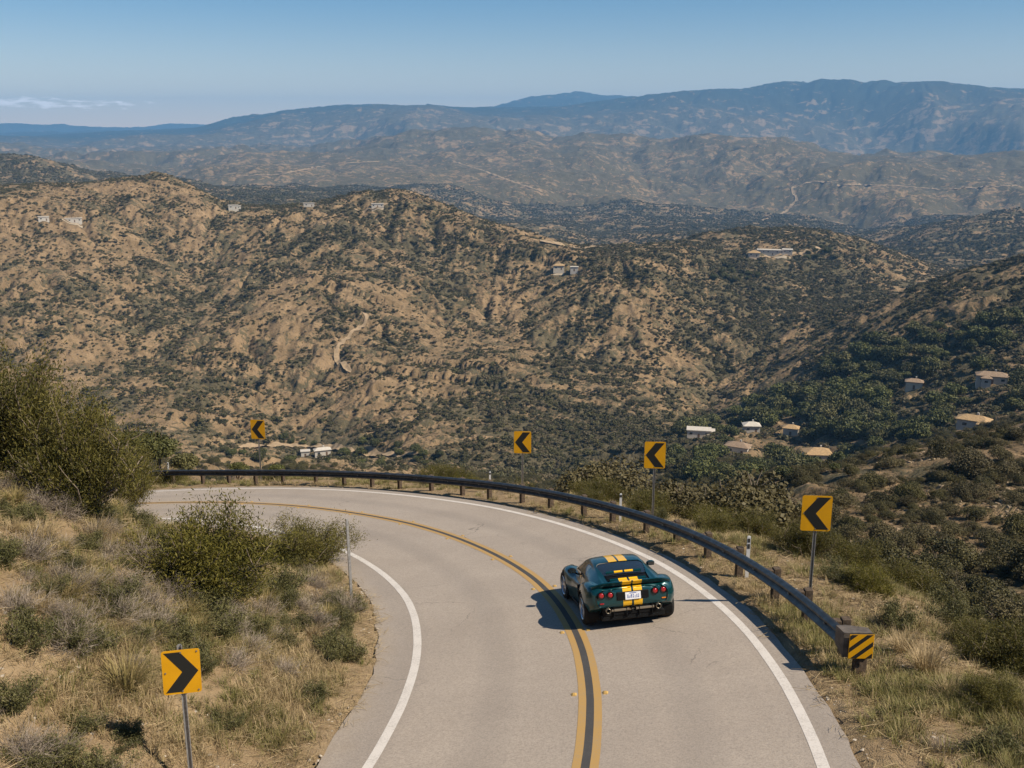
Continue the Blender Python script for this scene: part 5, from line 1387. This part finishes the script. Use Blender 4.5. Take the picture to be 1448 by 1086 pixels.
rdepth = P3[:, 1] * CP - P3[:, 2] * SP
inview = (np.abs(P3[:, 0] / rdepth) < 0.53) & (P3[:, 2] + s3 > -1e9)
size_px = s3 / rdepth; size_px = np.where(inview & visible(P3, s3, -0.5), size_px, 0)
order = np.argsort(-size_px); NIND = 190
ind = order[:NIND]; rest = order[NIND:]
scatter('hillside_scrub', PF, g.uniform(0, 6.28, len(PF)), np.stack([sF, sF, sF * g.uniform(.7, 1.1, len(sF))], 1), g.integers(0, 5, len(PF)), VAR_FAR, 'dark olive chaparral scrub dotted over the tan hillsides', 'scrub')
PQ = np.vstack([P3[rest], P3B]); sQ = np.r_[s3[rest], s3B]
scatter('slope_scrub', PQ, g.uniform(0, 6.28, len(PQ)), sQ, np.r_[g.integers(0, 4, len(rest)), 4 + g.integers(0, 3, len(P3B))], VAR_MID + VAR_LOW, 'dark scrub covering the slope that falls away below the guardrail', 'scrub')
# ------------------------------------------------------------------ plants near the road
GREEN = [shrub_meshes('green%d' % i, 40 + i, 1.0, 1.0 + .15 * (i % 3), 280, 140, 0.023, M_OLIVE, M_STEM, 0.27, aspect=0.24) for i in range(4)]
YELLOW = [shrub_meshes('yellow%d' % i, 50 + i, 1.0, 0.95, 270, 140, 0.022, M_YOLIVE, M_STEM, 0.27, aspect=0.26) for i in range(2)]
SAGE = [shrub_meshes('sage%d' % i, 60 + i, 1.0, 0.9, 95, 60, 0.042, M_SAGE, M_DEAD, 0.25, 0.9, aspect=0.25) for i in range(3)]
DEAD = [twig_mesh('dead%d' % i, 70 + i, 1.0, 0.8, 170, M_DEAD) for i in range(3)]
TUSS = [tuft_mesh('tussock%d' % i, 80 + i, 320, 0.45, 1.0, 0.018, 0.75, 0.16, M_TUSS) for i in range(3)]
STRAW = [tuft_mesh('strawtuft%d' % i, 84 + i, 300, 0.5, 1.05, 0.016, 0.6, 0.22, M_DRYG) for i in range(2)]
SLOPE = [(clump_mesh('slopebush%d' % i, 140 + i, 7000, 0.026, M_SLOPE, 0.95, 14), shrub_meshes('slopestem%d' % i, 150 + i, 1.0, 0.8, 40, 1, 0.03, M_SLOPE, M_STEM)[1]) for i in range(5)]
prng = np.random.default_rng(77)
def put(kind, P, size, label, group, cat, h=None, k=None):
    """one plant as a thing of its own"""
    names = {'green': 'shrub', 'yellow': 'shrub', 'sage': 'shrub', 'dead': 'dead_brush', 'tuss': 'grass_tussock', 'straw': 'grass_tussock'}
    rz = float(prng.uniform(0, 6.28)); sz = Vector((size, size, size * (h or 1.0)))
    if kind in ('green', 'yellow', 'sage'):
        pool = {'green': GREEN, 'yellow': YELLOW, 'sage': SAGE}[kind]
        if size > 1.9 and P[0] > 0: pool = SLOPE
        fo, st = pool[(k if k is not None else int(prng.integers(0, 99))) % len(pool)]
        root = empty(names[kind], P, rz); root.scale = sz
        obj('foliage', fo, root); obj('stem', st, root)
    else:
        pool = {'dead': DEAD, 'tuss': TUSS, 'straw': STRAW}[kind]
        root = obj(names[kind], pool[(k if k is not None else int(prng.integers(0, 99))) % len(pool)], None, P, (0, 0, rz)); root.scale = sz
    tag(root, label, cat, group); return root
GL = 'shrubs on the left slope'
# photo x, photo y of the base, width in photo pixels, kind, height factor, label
BIG = [
 (8, 668, 250, 'green', 1.1, 'tallest dark olive shrub, cut off by the left edge of the picture'),
 (112, 728, 205, 'green', 1.3, 'wide olive green shrub in the middle of the tall bushes on the left slope'),
 (168, 722, 130, 'green', 1.4, 'olive green shrub on the right flank of the tall bushes before the guardrail'),
 (95, 705, 150, 'yellow', 1.15, 'yellowish shrub filling the gap among the tall bushes on the left slope'),
 (288, 842, 240, 'yellow', 1.0, 'round yellow green shrub with bare stems standing alone left of the bend'),
 (428, 803, 150, 'green', 0.85, 'small olive shrub touching the inner edge of the road behind the bare post'),
 (395, 842, 95, 'sage', 0.9, 'low grey green shrub just right of the round yellow green shrub'),
 (40, 795, 110, 'dead', 0.9, 'grey dead brush below the tallest shrub at the left edge'),
 (200, 800, 110, 'dead', 0.8, 'grey brown dead brush left of the round yellow green shrub'),
 (300, 880, 120, 'sage', 0.7, 'low grey green shrub in the shade under the round yellow green shrub'),
 (165, 880, 110, 'dead', 0.8, 'pale dead brush halfway down the left slope'),
 (178, 980, 110, 'tuss', 0.95, 'largest spiky grass tussock, left of the right pointing chevron sign'),
 (95, 852, 80, 'tuss', 0.9, 'green spiky tussock above the largest tussock on the left slope'),
 (35, 915, 110, 'sage', 0.9, 'grey green shrub at the left edge halfway down the slope'),
 (15, 1010, 110, 'sage', 0.9, 'grey green shrub at the left edge beside the bottom corner'),
 (245, 905, 90, 'sage', 0.8, 'small green shrub directly above the right pointing chevron sign'),
 (312, 1030, 75, 'sage', 0.7, 'small tufted shrub right of the post of the near chevron sign'),
 (330, 945, 80, 'dead', 0.7, 'dark dead brush right of the near chevron panel'),
 (400, 955, 70, 'dead', 0.75, 'purple grey dead brush between the near chevron sign and the road'),
 (440, 970, 45, 'tuss', 0.6, 'small green tussock close to the inner edge of the road'),
 (365, 905, 60, 'tuss', 0.6, 'short tussock between the dead brush and the round shrub'),
 (110, 1040, 100, 'sage', 0.6, 'low sprawling shrub near the bottom of the left slope'),
 (60, 1085, 130, 'sage', 0.6, 'low green shrub in the bottom left corner'),
 (385, 1060, 60, 'tuss', 0.55, 'lowest green tussock beside the road at the bottom of the picture'),
 (120, 985, 60, 'straw', 0.6, 'dry straw coloured tuft left of the largest tussock'),
 (395, 880, 55, 'sage', 0.6, 'small grey green shrub between the bare post and the round shrub'),
 (60, 770, 90, 'straw', 0.8, 'dry straw tuft at the foot of the tall bushes'),
 (135, 765, 80, 'straw', 0.8, 'pale straw tuft under the middle of the tall bushes'),
 (8, 800, 90, 'sage', 0.9, 'dark grey green shrub cut by the left edge under the tallest shrub'),
 (182, 1052, 95, 'sage', 0.7, 'grey green shrub left of the post of the near chevron sign'),
 (340, 830, 60, 'green', 0.6, 'low dark green shrub leaning on the right side of the round shrub'),
]
for (px, py, wpx, kind, h, lab) in BIG:
    P = near_hit(px, py); dep = P.y * CP - P.z * SP
    f = {'green': 0.50, 'yellow': 0.52, 'sage': 0.52, 'dead': 0.54, 'tuss': 0.72, 'straw': 0.66}[kind]
    P.z -= 0.03; put(kind, P, f * wpx * dep / FPX, lab, None, {'dead': 'brush', 'tuss': 'grass', 'straw': 'grass'}.get(kind, 'shrub'), h)
# smaller plants on the left slope, too alike to be told apart
def near_pts(n, x0, x1, y0, y1, ok, seed):
    q = np.random.default_rng(seed); x = q.uniform(x0, x1, n); y = q.uniform(y0, y1, n); z, s = full_base(x, y); s = s.ravel()
    k = ok(x, y, s, q.uniform(size=n)); return np.stack([x[k], y[k], z[k] + 0.04], 1), s[k]
PT, ps = near_pts(900, -13, -2.0, 9, 27, lambda x, y, s, u: (s < SL - 0.5) & (fbm(x, y, 2.2, 2, 17) > -0.05), 31)
def inpic(P, m=0.0):
    d = P[:, 1] * CP - P[:, 2] * SP; v = -(P[:, 1] * SP + P[:, 2] * CP) / d
    return (np.abs(P[:, 0] / d) < 0.535 + m) & (v < 0.42 + m)
PT = PT[inpic(PT)]
SMALL = {'sage': ('small grey green shrub among dry grass on the left slope', 'small grey green shrubs on the left slope', 'shrub', .18, .42),
         'dead': ('small patch of grey dead brush on the left slope', 'dead brush on the left slope', 'brush', .2, .45),
         'tuss': ('small green and tan grass tussock on the left slope', 'grass tussocks on the left slope', 'grass', .2, .42),
         'straw': ('small dry straw tuft on the left slope', 'straw tufts on the left slope', 'grass', .18, .36)}
for P in PT[:270]:
    kd = ['sage', 'dead', 'sage', 'tuss', 'straw', 'dead'][int(prng.integers(0, 6))]; lab, gr, ct, a, b_ = SMALL[kd]
    sz_ = float(prng.uniform(a, b_)) * 1.45; t_ = (sz_ / 1.45 - a) / (b_ - a)
    lab = lab.replace('small', 'tiny' if t_ < .33 else ('small' if t_ < .67 else 'knee high')).replace(' among dry grass', '').replace(' on the left slope', ' ') + rel_place(P, LM_LEFT)
    put(kd, Vector(P) - Vector((0, 0, .05)), sz_, lab, gr, ct, float(prng.uniform(.7, 1.0)))
# shrubs along the outside of the rail
i_ = np.arange(I0 - 15, I1 - 20)
q = np.random.default_rng(9)
for k in range(210):
    i = int(q.integers(I0 - 60, I1 - 40)); o = q.uniform(2.4, 9.0) + (1.2 if k % 3 == 0 else 0)
    P2d = CL[max(i, 0)] + CLN[max(i, 0)] * (SR + o)
    z = float(full_base(P2d[0], P2d[1])[0]); u = q.uniform()
    if i < I0 + 12: o_ok = o > 4.0
    else: o_ok = True
    if not o_ok: continue
    if (P2d[1] < 9) or abs(P2d[0] / max(P2d[1] * CP - z * SP, .1)) > 0.56: continue
    kd = 'yellow' if u < .22 else ('green' if u < .52 else ('sage' if u < .8 else ('straw' if u < .92 else 'dead')))
    size = {'yellow': (.55, 1.0), 'green': (.6, 1.15), 'sage': (.4, .8), 'straw': (.35, .6), 'dead': (.4, .8)}[kd]
    lab = {'yellow': 'yellow green shrub growing just behind the guardrail', 'green': 'olive green shrub growing just behind the guardrail', 'sage': 'grey green shrub growing just behind the guardrail', 'straw': 'dry straw tuft growing just behind the guardrail', 'dead': 'bare grey brush just behind the guardrail'}[kd]
    sz_ = float(q.uniform(*size)); gr_ = {'yellow': 'yellow green shrubs', 'green': 'olive green shrubs', 'sage': 'grey green shrubs', 'straw': 'dry straw tufts', 'dead': 'bare grey brush'}[kd] + ' behind the guardrail'
    lab = ('low ' if sz_ < (size[0] + size[1]) / 2 else 'tall ') + lab.split(' growing')[0].split(' just')[0] + ' behind the guardrail, ' + rel_place(P2d, LM_RAIL)
    put(kd, Vector((P2d[0], P2d[1], z - .03)), sz_, lab, gr_, {'straw': 'grass', 'dead': 'brush'}.get(kd, 'shrub'), float(q.uniform(.75, 1.05)))
# bottom right: tall dry grass and dark shrubs below the end of the rail
for (px, py, wpx, kind, h, lab) in [
 (1310, 955, 95, 'straw', 1.1, 'tall pale dry grass right of the guardrail end'), (1275, 925, 70, 'straw', 1.0, 'pale dry grass tuft behind the striped end panel'),
 (1345, 990, 80, 'straw', 0.9, 'pale dry grass tuft below the tall dry grass at the right'), (1400, 1000, 120, 'green', 0.8, 'dark shrub at the right edge below the dry grass'),
 (1440, 960, 150, 'green', 1.0, 'dark green shrub cut by the right edge beside the dry grass'), (1385, 925, 110, 'green', 0.9, 'dark green shrub behind the tall dry grass'),
 (1410, 1070, 140, 'sage', 0.7, 'grey green shrub in the bottom right corner'), (1290, 1000, 60, 'tuss', .55, 'small green tussock below the striped end panel'),
 (1245, 1050, 60, 'tuss', .5, 'small green tussock near the bottom beside the pavement edge'), (1330, 1065, 90, 'dead', .6, 'dead grey twigs in the dry grass at the bottom right'),
 (1230, 840, 110, 'yellow', .9, 'yellow green shrub behind the near end of the guardrail'), (1270, 890, 100, 'sage', .9, 'grey twiggy shrub behind the striped end panel')]:
    P = near_hit(px, py); dep = P.y * CP - P.z * SP
    f = {'green': 0.45, 'yellow': 0.42, 'sage': 0.43, 'dead': 0.47, 'tuss': 0.62, 'straw': 0.6}[kind]
    P.z -= 0.03; put(kind, P, f * wpx * dep / FPX, lab, None, {'dead': 'brush', 'tuss': 'grass', 'straw': 'grass'}.get(kind, 'shrub'), h)

# grass, straw and stones: nobody could count them
GT = [tuft_mesh('grasstuft%d' % i, 200 + i, 26, 0.07, 0.22, 0.008, 0.7, 0.07, M_GREENG) for i in range(3)] + [tuft_mesh('drytuft%d' % i, 210 + i, 24, 0.08, 0.26, 0.008, 0.85, 0.09, M_DRYG) for i in range(3)]
def verge_ok(x, y, s, u):
    d = np.maximum(s - SR, SL - s)
    m = fbm(x, y, 1.3, 3, 33); m2 = fbm(x, y, 4.5, 2, 35)
    dens = np.clip(0.27 + 1.3 * m + 0.6 * m2, 0.05, 1) * sstep(0.05, 0.7, d)
    return (d > 0.05) & (d < 15) & (u < dens)
PG, sg_ = near_pts(190000, -17, 18, 7.5, 30, verge_ok, 41); PG = PG[inpic(PG, .14)]
PG2, _ = near_pts(70000, -24, 14, 26, 55, lambda x, y, s, u: verge_ok(x, y, s, u) & ((s > SR) & (s < SR + 6) | (s < SL) & (s > SL - 8)), 42); PG2 = PG2[inpic(PG2, .03)]
PG = np.vstack([PG, PG2]); q = np.random.default_rng(43)
gs_, _ = lateral(PG[:, 0], PG[:, 1]); gm_ = 0.22 * ((gs_ > SR) & (gs_ < SR + 4)) + 0.10 * (gs_ < SL) + fbm(PG[:, 0], PG[:, 1], 2.0, 3, 55); dry = (q.uniform(size=len(PG)) < np.clip(0.44 - 1.3 * gm_, .10, .9)).astype(int)
PG[:, 2] -= 0.01
scatter('grass', PG, q.uniform(0, 6.28, len(PG)), q.uniform(.6, 1.5, len(PG)), dry * 3 + q.integers(0, 3, len(PG)), GT, 'thin green and straw coloured grass on the road verges', 'grass', q.normal(size=(len(PG), 2)) * .12)
# loose straw and twigs lying about
lit = []
for i in range(4):
    gq = np.random.default_rng(300 + i); segs = []
    for k in range(7):
        a = gq.uniform(0, 6.28); c0 = np.array([gq.normal() * .10, gq.normal() * .10, .012 + gq.uniform(0, .02)]); d = np.array([math.cos(a), math.sin(a), gq.normal() * .12]); L = gq.uniform(.05, .16)
        segs.append((curve3(c0 - d * L, c0 + d * L, gq, .12, 4), [.003, .0035, .003, .002]))
    V, F = tubes_np(segs, 3); lit.append(mesh_from('litter%d' % i, V, F, False, [M_DRYG], None, {'tint': gq.uniform(0, 1, len(V) // 12).repeat(12)}))
PL, _ = near_pts(32000, -16, 16, 7.5, 34, lambda x, y, s, u: (np.maximum(s - SR, SL - s) > -0.35 + .5 * u), 51); PL = PL[inpic(PL, .12)]
sL, _ = lateral(PL[:, 0], PL[:, 1]); on = (sL < SR) & (sL > SL); keep = ~on | (q.uniform(size=len(PL)) < .05); PL = PL[keep]; on = on[keep]
PL[on, 2] = zplane(PL[on, 0], PL[on, 1]) + .002
scatter('straw_litter', PL, q.uniform(0, 6.28, len(PL)), q.uniform(.5, 1.3, len(PL)), q.integers(0, 4, len(PL)), lit, 'broken straw and twigs lying on the verges', 'litter')
M_STONE = mat('pale_stone', (0.42, 0.36, 0.28), 0.9, noise=0.35, nscale=9)
stn = []
for i in range(4):
    gq = np.random.default_rng(400 + i); V = rand_dirs(14, gq) * gq.uniform(.6, 1.0, (14, 1)) * np.array([1, .8, .55])
    import bmesh
    bm = bmesh.new(); [bm.verts.new(v) for v in V]; bmesh.ops.convex_hull(bm, input=bm.verts); me = D.meshes.new('stone%d' % i); bm.to_mesh(me); bm.free(); me.materials.append(M_STONE); stn.append(me)
PS, _ = near_pts(16000, -14, 13, 8.5, 40, lambda x, y, s, u: (np.maximum(s - SR, SL - s) > 0.0) & (fbm(x, y, 1.7, 2, 66) > -0.05), 61); PS = PS[inpic(PS, .03)]
scatter('pebbles', PS, q.uniform(0, 6.28, len(PS)), 0.010 + 0.045 * q.uniform(size=len(PS)) ** 4 + .01, q.integers(0, 4, len(PS)), stn, 'pale stones and pebbles on the dry verges', 'pebbles')

M_RUB = mat('tan_rubble', (0.27, 0.20, 0.125), 0.95, noise=0.35, nscale=5); stn_tan = [me.copy() for me in stn]
for me in stn_tan: me.materials.clear(); me.materials.append(M_RUB)
xr, yr = sector_points(60000, 40, 330, AMAX); kk_ = (fbm(xr, yr, 11, 3, 71) > -0.02) & (lateral(xr, yr)[0] > SR + 5) & (np.arctan2(xr, yr) > -0.1); xr, yr = xr[kk_], yr[kk_]
PR_ = np.stack([xr, yr, height(xr, yr)], 1); PR_ = PR_[visible(PR_, .3, 1.0)]
scatter('slope_rocks', PR_, q.uniform(0, 6.28, len(PR_)), 0.10 + 0.55 * q.uniform(size=len(PR_)) ** 3, q.integers(0, 4, len(PR_)), stn_tan, 'pale rocks and rubble on the slope below the guardrail', 'rocks')
# the largest bushes of the slope below the rail, one by one
for k, i in enumerate(ind):
    P = P3[i]; fo, st = SLOPE[k % 5]; root = empty('scrub_bush', Vector(P), float(prng.uniform(0, 6.28))); root.scale = (s3[i], s3[i], s3[i] * float(prng.uniform(.75, 1.05)))
    obj('foliage', fo, root); obj('stem', st, root)
    dd_ = math.hypot(P[0], P[1]); zone = 'close under the guardrail' if dd_ < 60 else ('partway down the slope' if dd_ < 110 else 'far down the slope')
    tag(root, ('large ' if s3[i] > 1.6 else 'small ') + 'dark scrub bush ' + zone + ', ' + rel_place(P, LM_RAIL[:6]), 'bush', 'scrub bushes on the slope below the guardrail')
# ------------------------------------------------------------------ oaks in the valley and small trees by the far rail
def oak_meshes(seed, n=2600, leaf=0.072, lumps=18, H=0.72):
    g = np.random.default_rng(seed); L = []; segs = []
    segs.append((np.array([[0, 0, -.3], [.02, 0, .1], [.03, .02, .35]]), [.075, .06, .05]))
    for k in range(lumps):
        a = g.uniform(0, 6.28); r = math.sqrt(g.uniform(0.0, 1)) * .66; z = .45 + g.uniform(-.12, .62) * (1.05 - r * .9); s = g.uniform(.28, .42)
        c = np.array([math.cos(a) * r, math.sin(a) * r, z]); L.append((*c, s))
        if k < 9: segs.append((curve3(np.array([.03, .02, .3]), c, g, .12, 5), np.linspace(.04, .012, 5)))
    L = np.array(L); k = g.integers(0, lumps, n); d = rand_dirs(n, g); rr = L[k, 3] * g.uniform(.35, 1.05, n) ** .6
    C = L[k, :3] + d * rr[:, None] * np.array([1, 1, .8])
    nd = d * .8 + rand_dirs(n, g) * .7; nd /= np.linalg.norm(nd, axis=1)[:, None]; U = np.cross(nd, rand_dirs(n, g)); U /= np.linalg.norm(U, axis=1)[:, None]; W = np.cross(nd, U)
    s = leaf * g.uniform(.5, 1.3, n)[:, None]; V, F = quads(C, U * s, W * s * .7)
    tint = np.clip(g.uniform(0, .6, lumps)[k] + g.normal(size=n) * .2 + .15, 0, 1)
    cr = mesh_from('crown%d' % seed, V, F, False, [M_OAK], None, {'tint': np.repeat(tint, 4)})
    V, F = tubes_np(segs, 6); return cr, mesh_from('trunk%d' % seed, V, F, True, [M_TRUNK], None, {'tint': np.full(len(V), .5)})
OAK = [oak_meshes(500 + i) for i in range(6)]
OAKN = [oak_meshes(520 + i, 5200, .055, 22) for i in range(2)]
def tree(P, rad, label, group, near=False, k=None):
    cr, tr = (OAKN if near else OAK)[(k if k is not None else int(prng.integers(0, 99))) % (2 if near else 6)]
    root = empty('oak_tree', P, float(prng.uniform(0, 6.28))); root.scale = (rad, rad, rad * float(prng.uniform(.85, 1.15)))
    obj('crown', cr, root); obj('trunk', tr, root); tag(root, label, 'tree', group)
q = np.random.default_rng(88)
def in_poly(px, py, P):
    c = False; j = len(P) - 1
    for i in range(len(P)):
        if (P[i][1] > py) != (P[j][1] > py) and px < (P[j][0] - P[i][0]) * (py - P[i][1]) / (P[j][1] - P[i][1]) + P[i][0]: c = not c
        j = i
    return c
GROVES = [
 ('rounded dark oak among the scattered houses of the right hand valley', 'oaks among the valley houses', [(925, 660), (960, 610), (1010, 588), (1100, 560), (1200, 548), (1330, 575), (1345, 610), (1230, 640), (1180, 668), (1080, 690), (980, 690)], 120, (20, 46)),
 ('dark oak on the shaded hillside above the valley houses', 'oaks on the hillside above the houses', [(1130, 550), (1200, 500), (1300, 470), (1448, 430), (1448, 585), (1340, 575), (1220, 545)], 66, (18, 40)),
 ('small dark oak on the ridge top hill around the long white house', 'trees round the ridge top house', [(1000, 395), (1040, 365), (1130, 368), (1160, 345), (1175, 360), (1060, 400)], 16, (8, 14)),
 ('round bush like tree on the valley floor near the white farm building', 'trees near the farm building', [(300, 655), (330, 625), (420, 618), (560, 630), (640, 645), (620, 660)], 26, (10, 20)),
]
for gi_n, (lab, gr, poly, n, (a, b_)) in enumerate(GROVES):
    xs_ = [p[0] for p in poly]; ys_ = [p[1] for p in poly]; done = 0; tries = 0; used = []
    while done < n and tries < n * 30:
        tries += 1; px, py = q.uniform(min(xs_), max(xs_)), q.uniform(min(ys_), max(ys_))
        if not in_poly(px, py, poly) or any(abs(px - u[0]) < 9 and abs(py - u[1]) < 5 for u in used): continue
        P = hit(px, py, 120)
        wpx = q.uniform(a, b_); dep = P.y * CP - P.z * SP; rad = wpx * .5 * dep / FPX * 1.1
        if any(math.hypot(P.x - h[0], P.y - h[1]) < 8 + rad for h in HOUSES): continue
        # leave the houses in sight: nothing tall straight in front of them
        if any(abs(math.atan2(P.x, P.y) - math.atan2(h[0], h[1])) < .020 and 0 < math.hypot(h[0], h[1]) - math.hypot(P.x, P.y) < 80 for h in HOUSES): continue
        lb_ = ('broad ' if wpx > (a + b_) / 2 else 'small ') + {0: 'rounded dark oak ', 1: 'dark hillside oak ', 2: 'ridge top oak ', 3: 'round valley tree '}[gi_n] + rel_place(P, HOUSES)
        tree(P, rad, lb_, gr); used.append((px, py)); done += 1
for (px, tpy, bz, wpx, lab) in [(226, 570, 672, 62, 'small dark tree with a thin trunk behind the far left guardrail end'), (262, 616, 676, 46, 'lowest small tree right of the thin trunked one behind the far guardrail'), (192, 566, 676, 60, 'small tree behind the tall bushes at the far left rail end'),
                               (336, 640, 677, 34, 'low round tree behind the guardrail left of the smallest chevron sign'), (392, 648, 678, 30, 'low bush like tree behind the guardrail right of the smallest chevron sign')]:
    B = on_plane(px, bz); d = np.array([B[0], B[1]]) * 1.07
    z = float(full_base(d[0], d[1])[0]); x_, y_, z_ = pdir(px, tpy); h_ = z_ * d[1] / y_ - z; dep = d[1] * CP - z * SP
    rad = wpx * .5 * dep / FPX * 1.05
    cr, tr = OAKN[int(px) % 2]; root = empty('small_tree', (d[0], d[1], z), float(prng.uniform(0, 6.28))); root.scale = (rad, rad, rad); off = max(0.0, h_ / rad - 1.3) * .7
    obj('crown', cr, root, (0, 0, off)); obj('trunk', tr, root).scale = (1, 1, 1 + off / .7); tag(root, lab, 'tree')
# ------------------------------------------------------------------ haze
zlo = float(ZG.min()) - 5.0; zhi = float(ZG.max()) + 40.0
hb = MB(); hb.box((-19600, -19600, zlo), (19600, 19600, zhi))
hm = D.materials.new('distance_haze'); hm.use_nodes = True; t = hm.node_tree; t.nodes.clear()
pv = t.nodes.new('ShaderNodeVolumePrincipled'); pv.inputs['Color'].default_value = (0.26, 0.58, 1.0, 1); pv.inputs['Density'].default_value = 7.4e-5
pv.inputs['Anisotropy'].default_value = 0.0
mo = t.nodes.new('ShaderNodeOutputMaterial'); t.links.new(pv.outputs[0], mo.inputs['Volume'])
tag(hb.build('haze', hm), 'thin blue haze over the far hills', 'haze', kind='stuff')
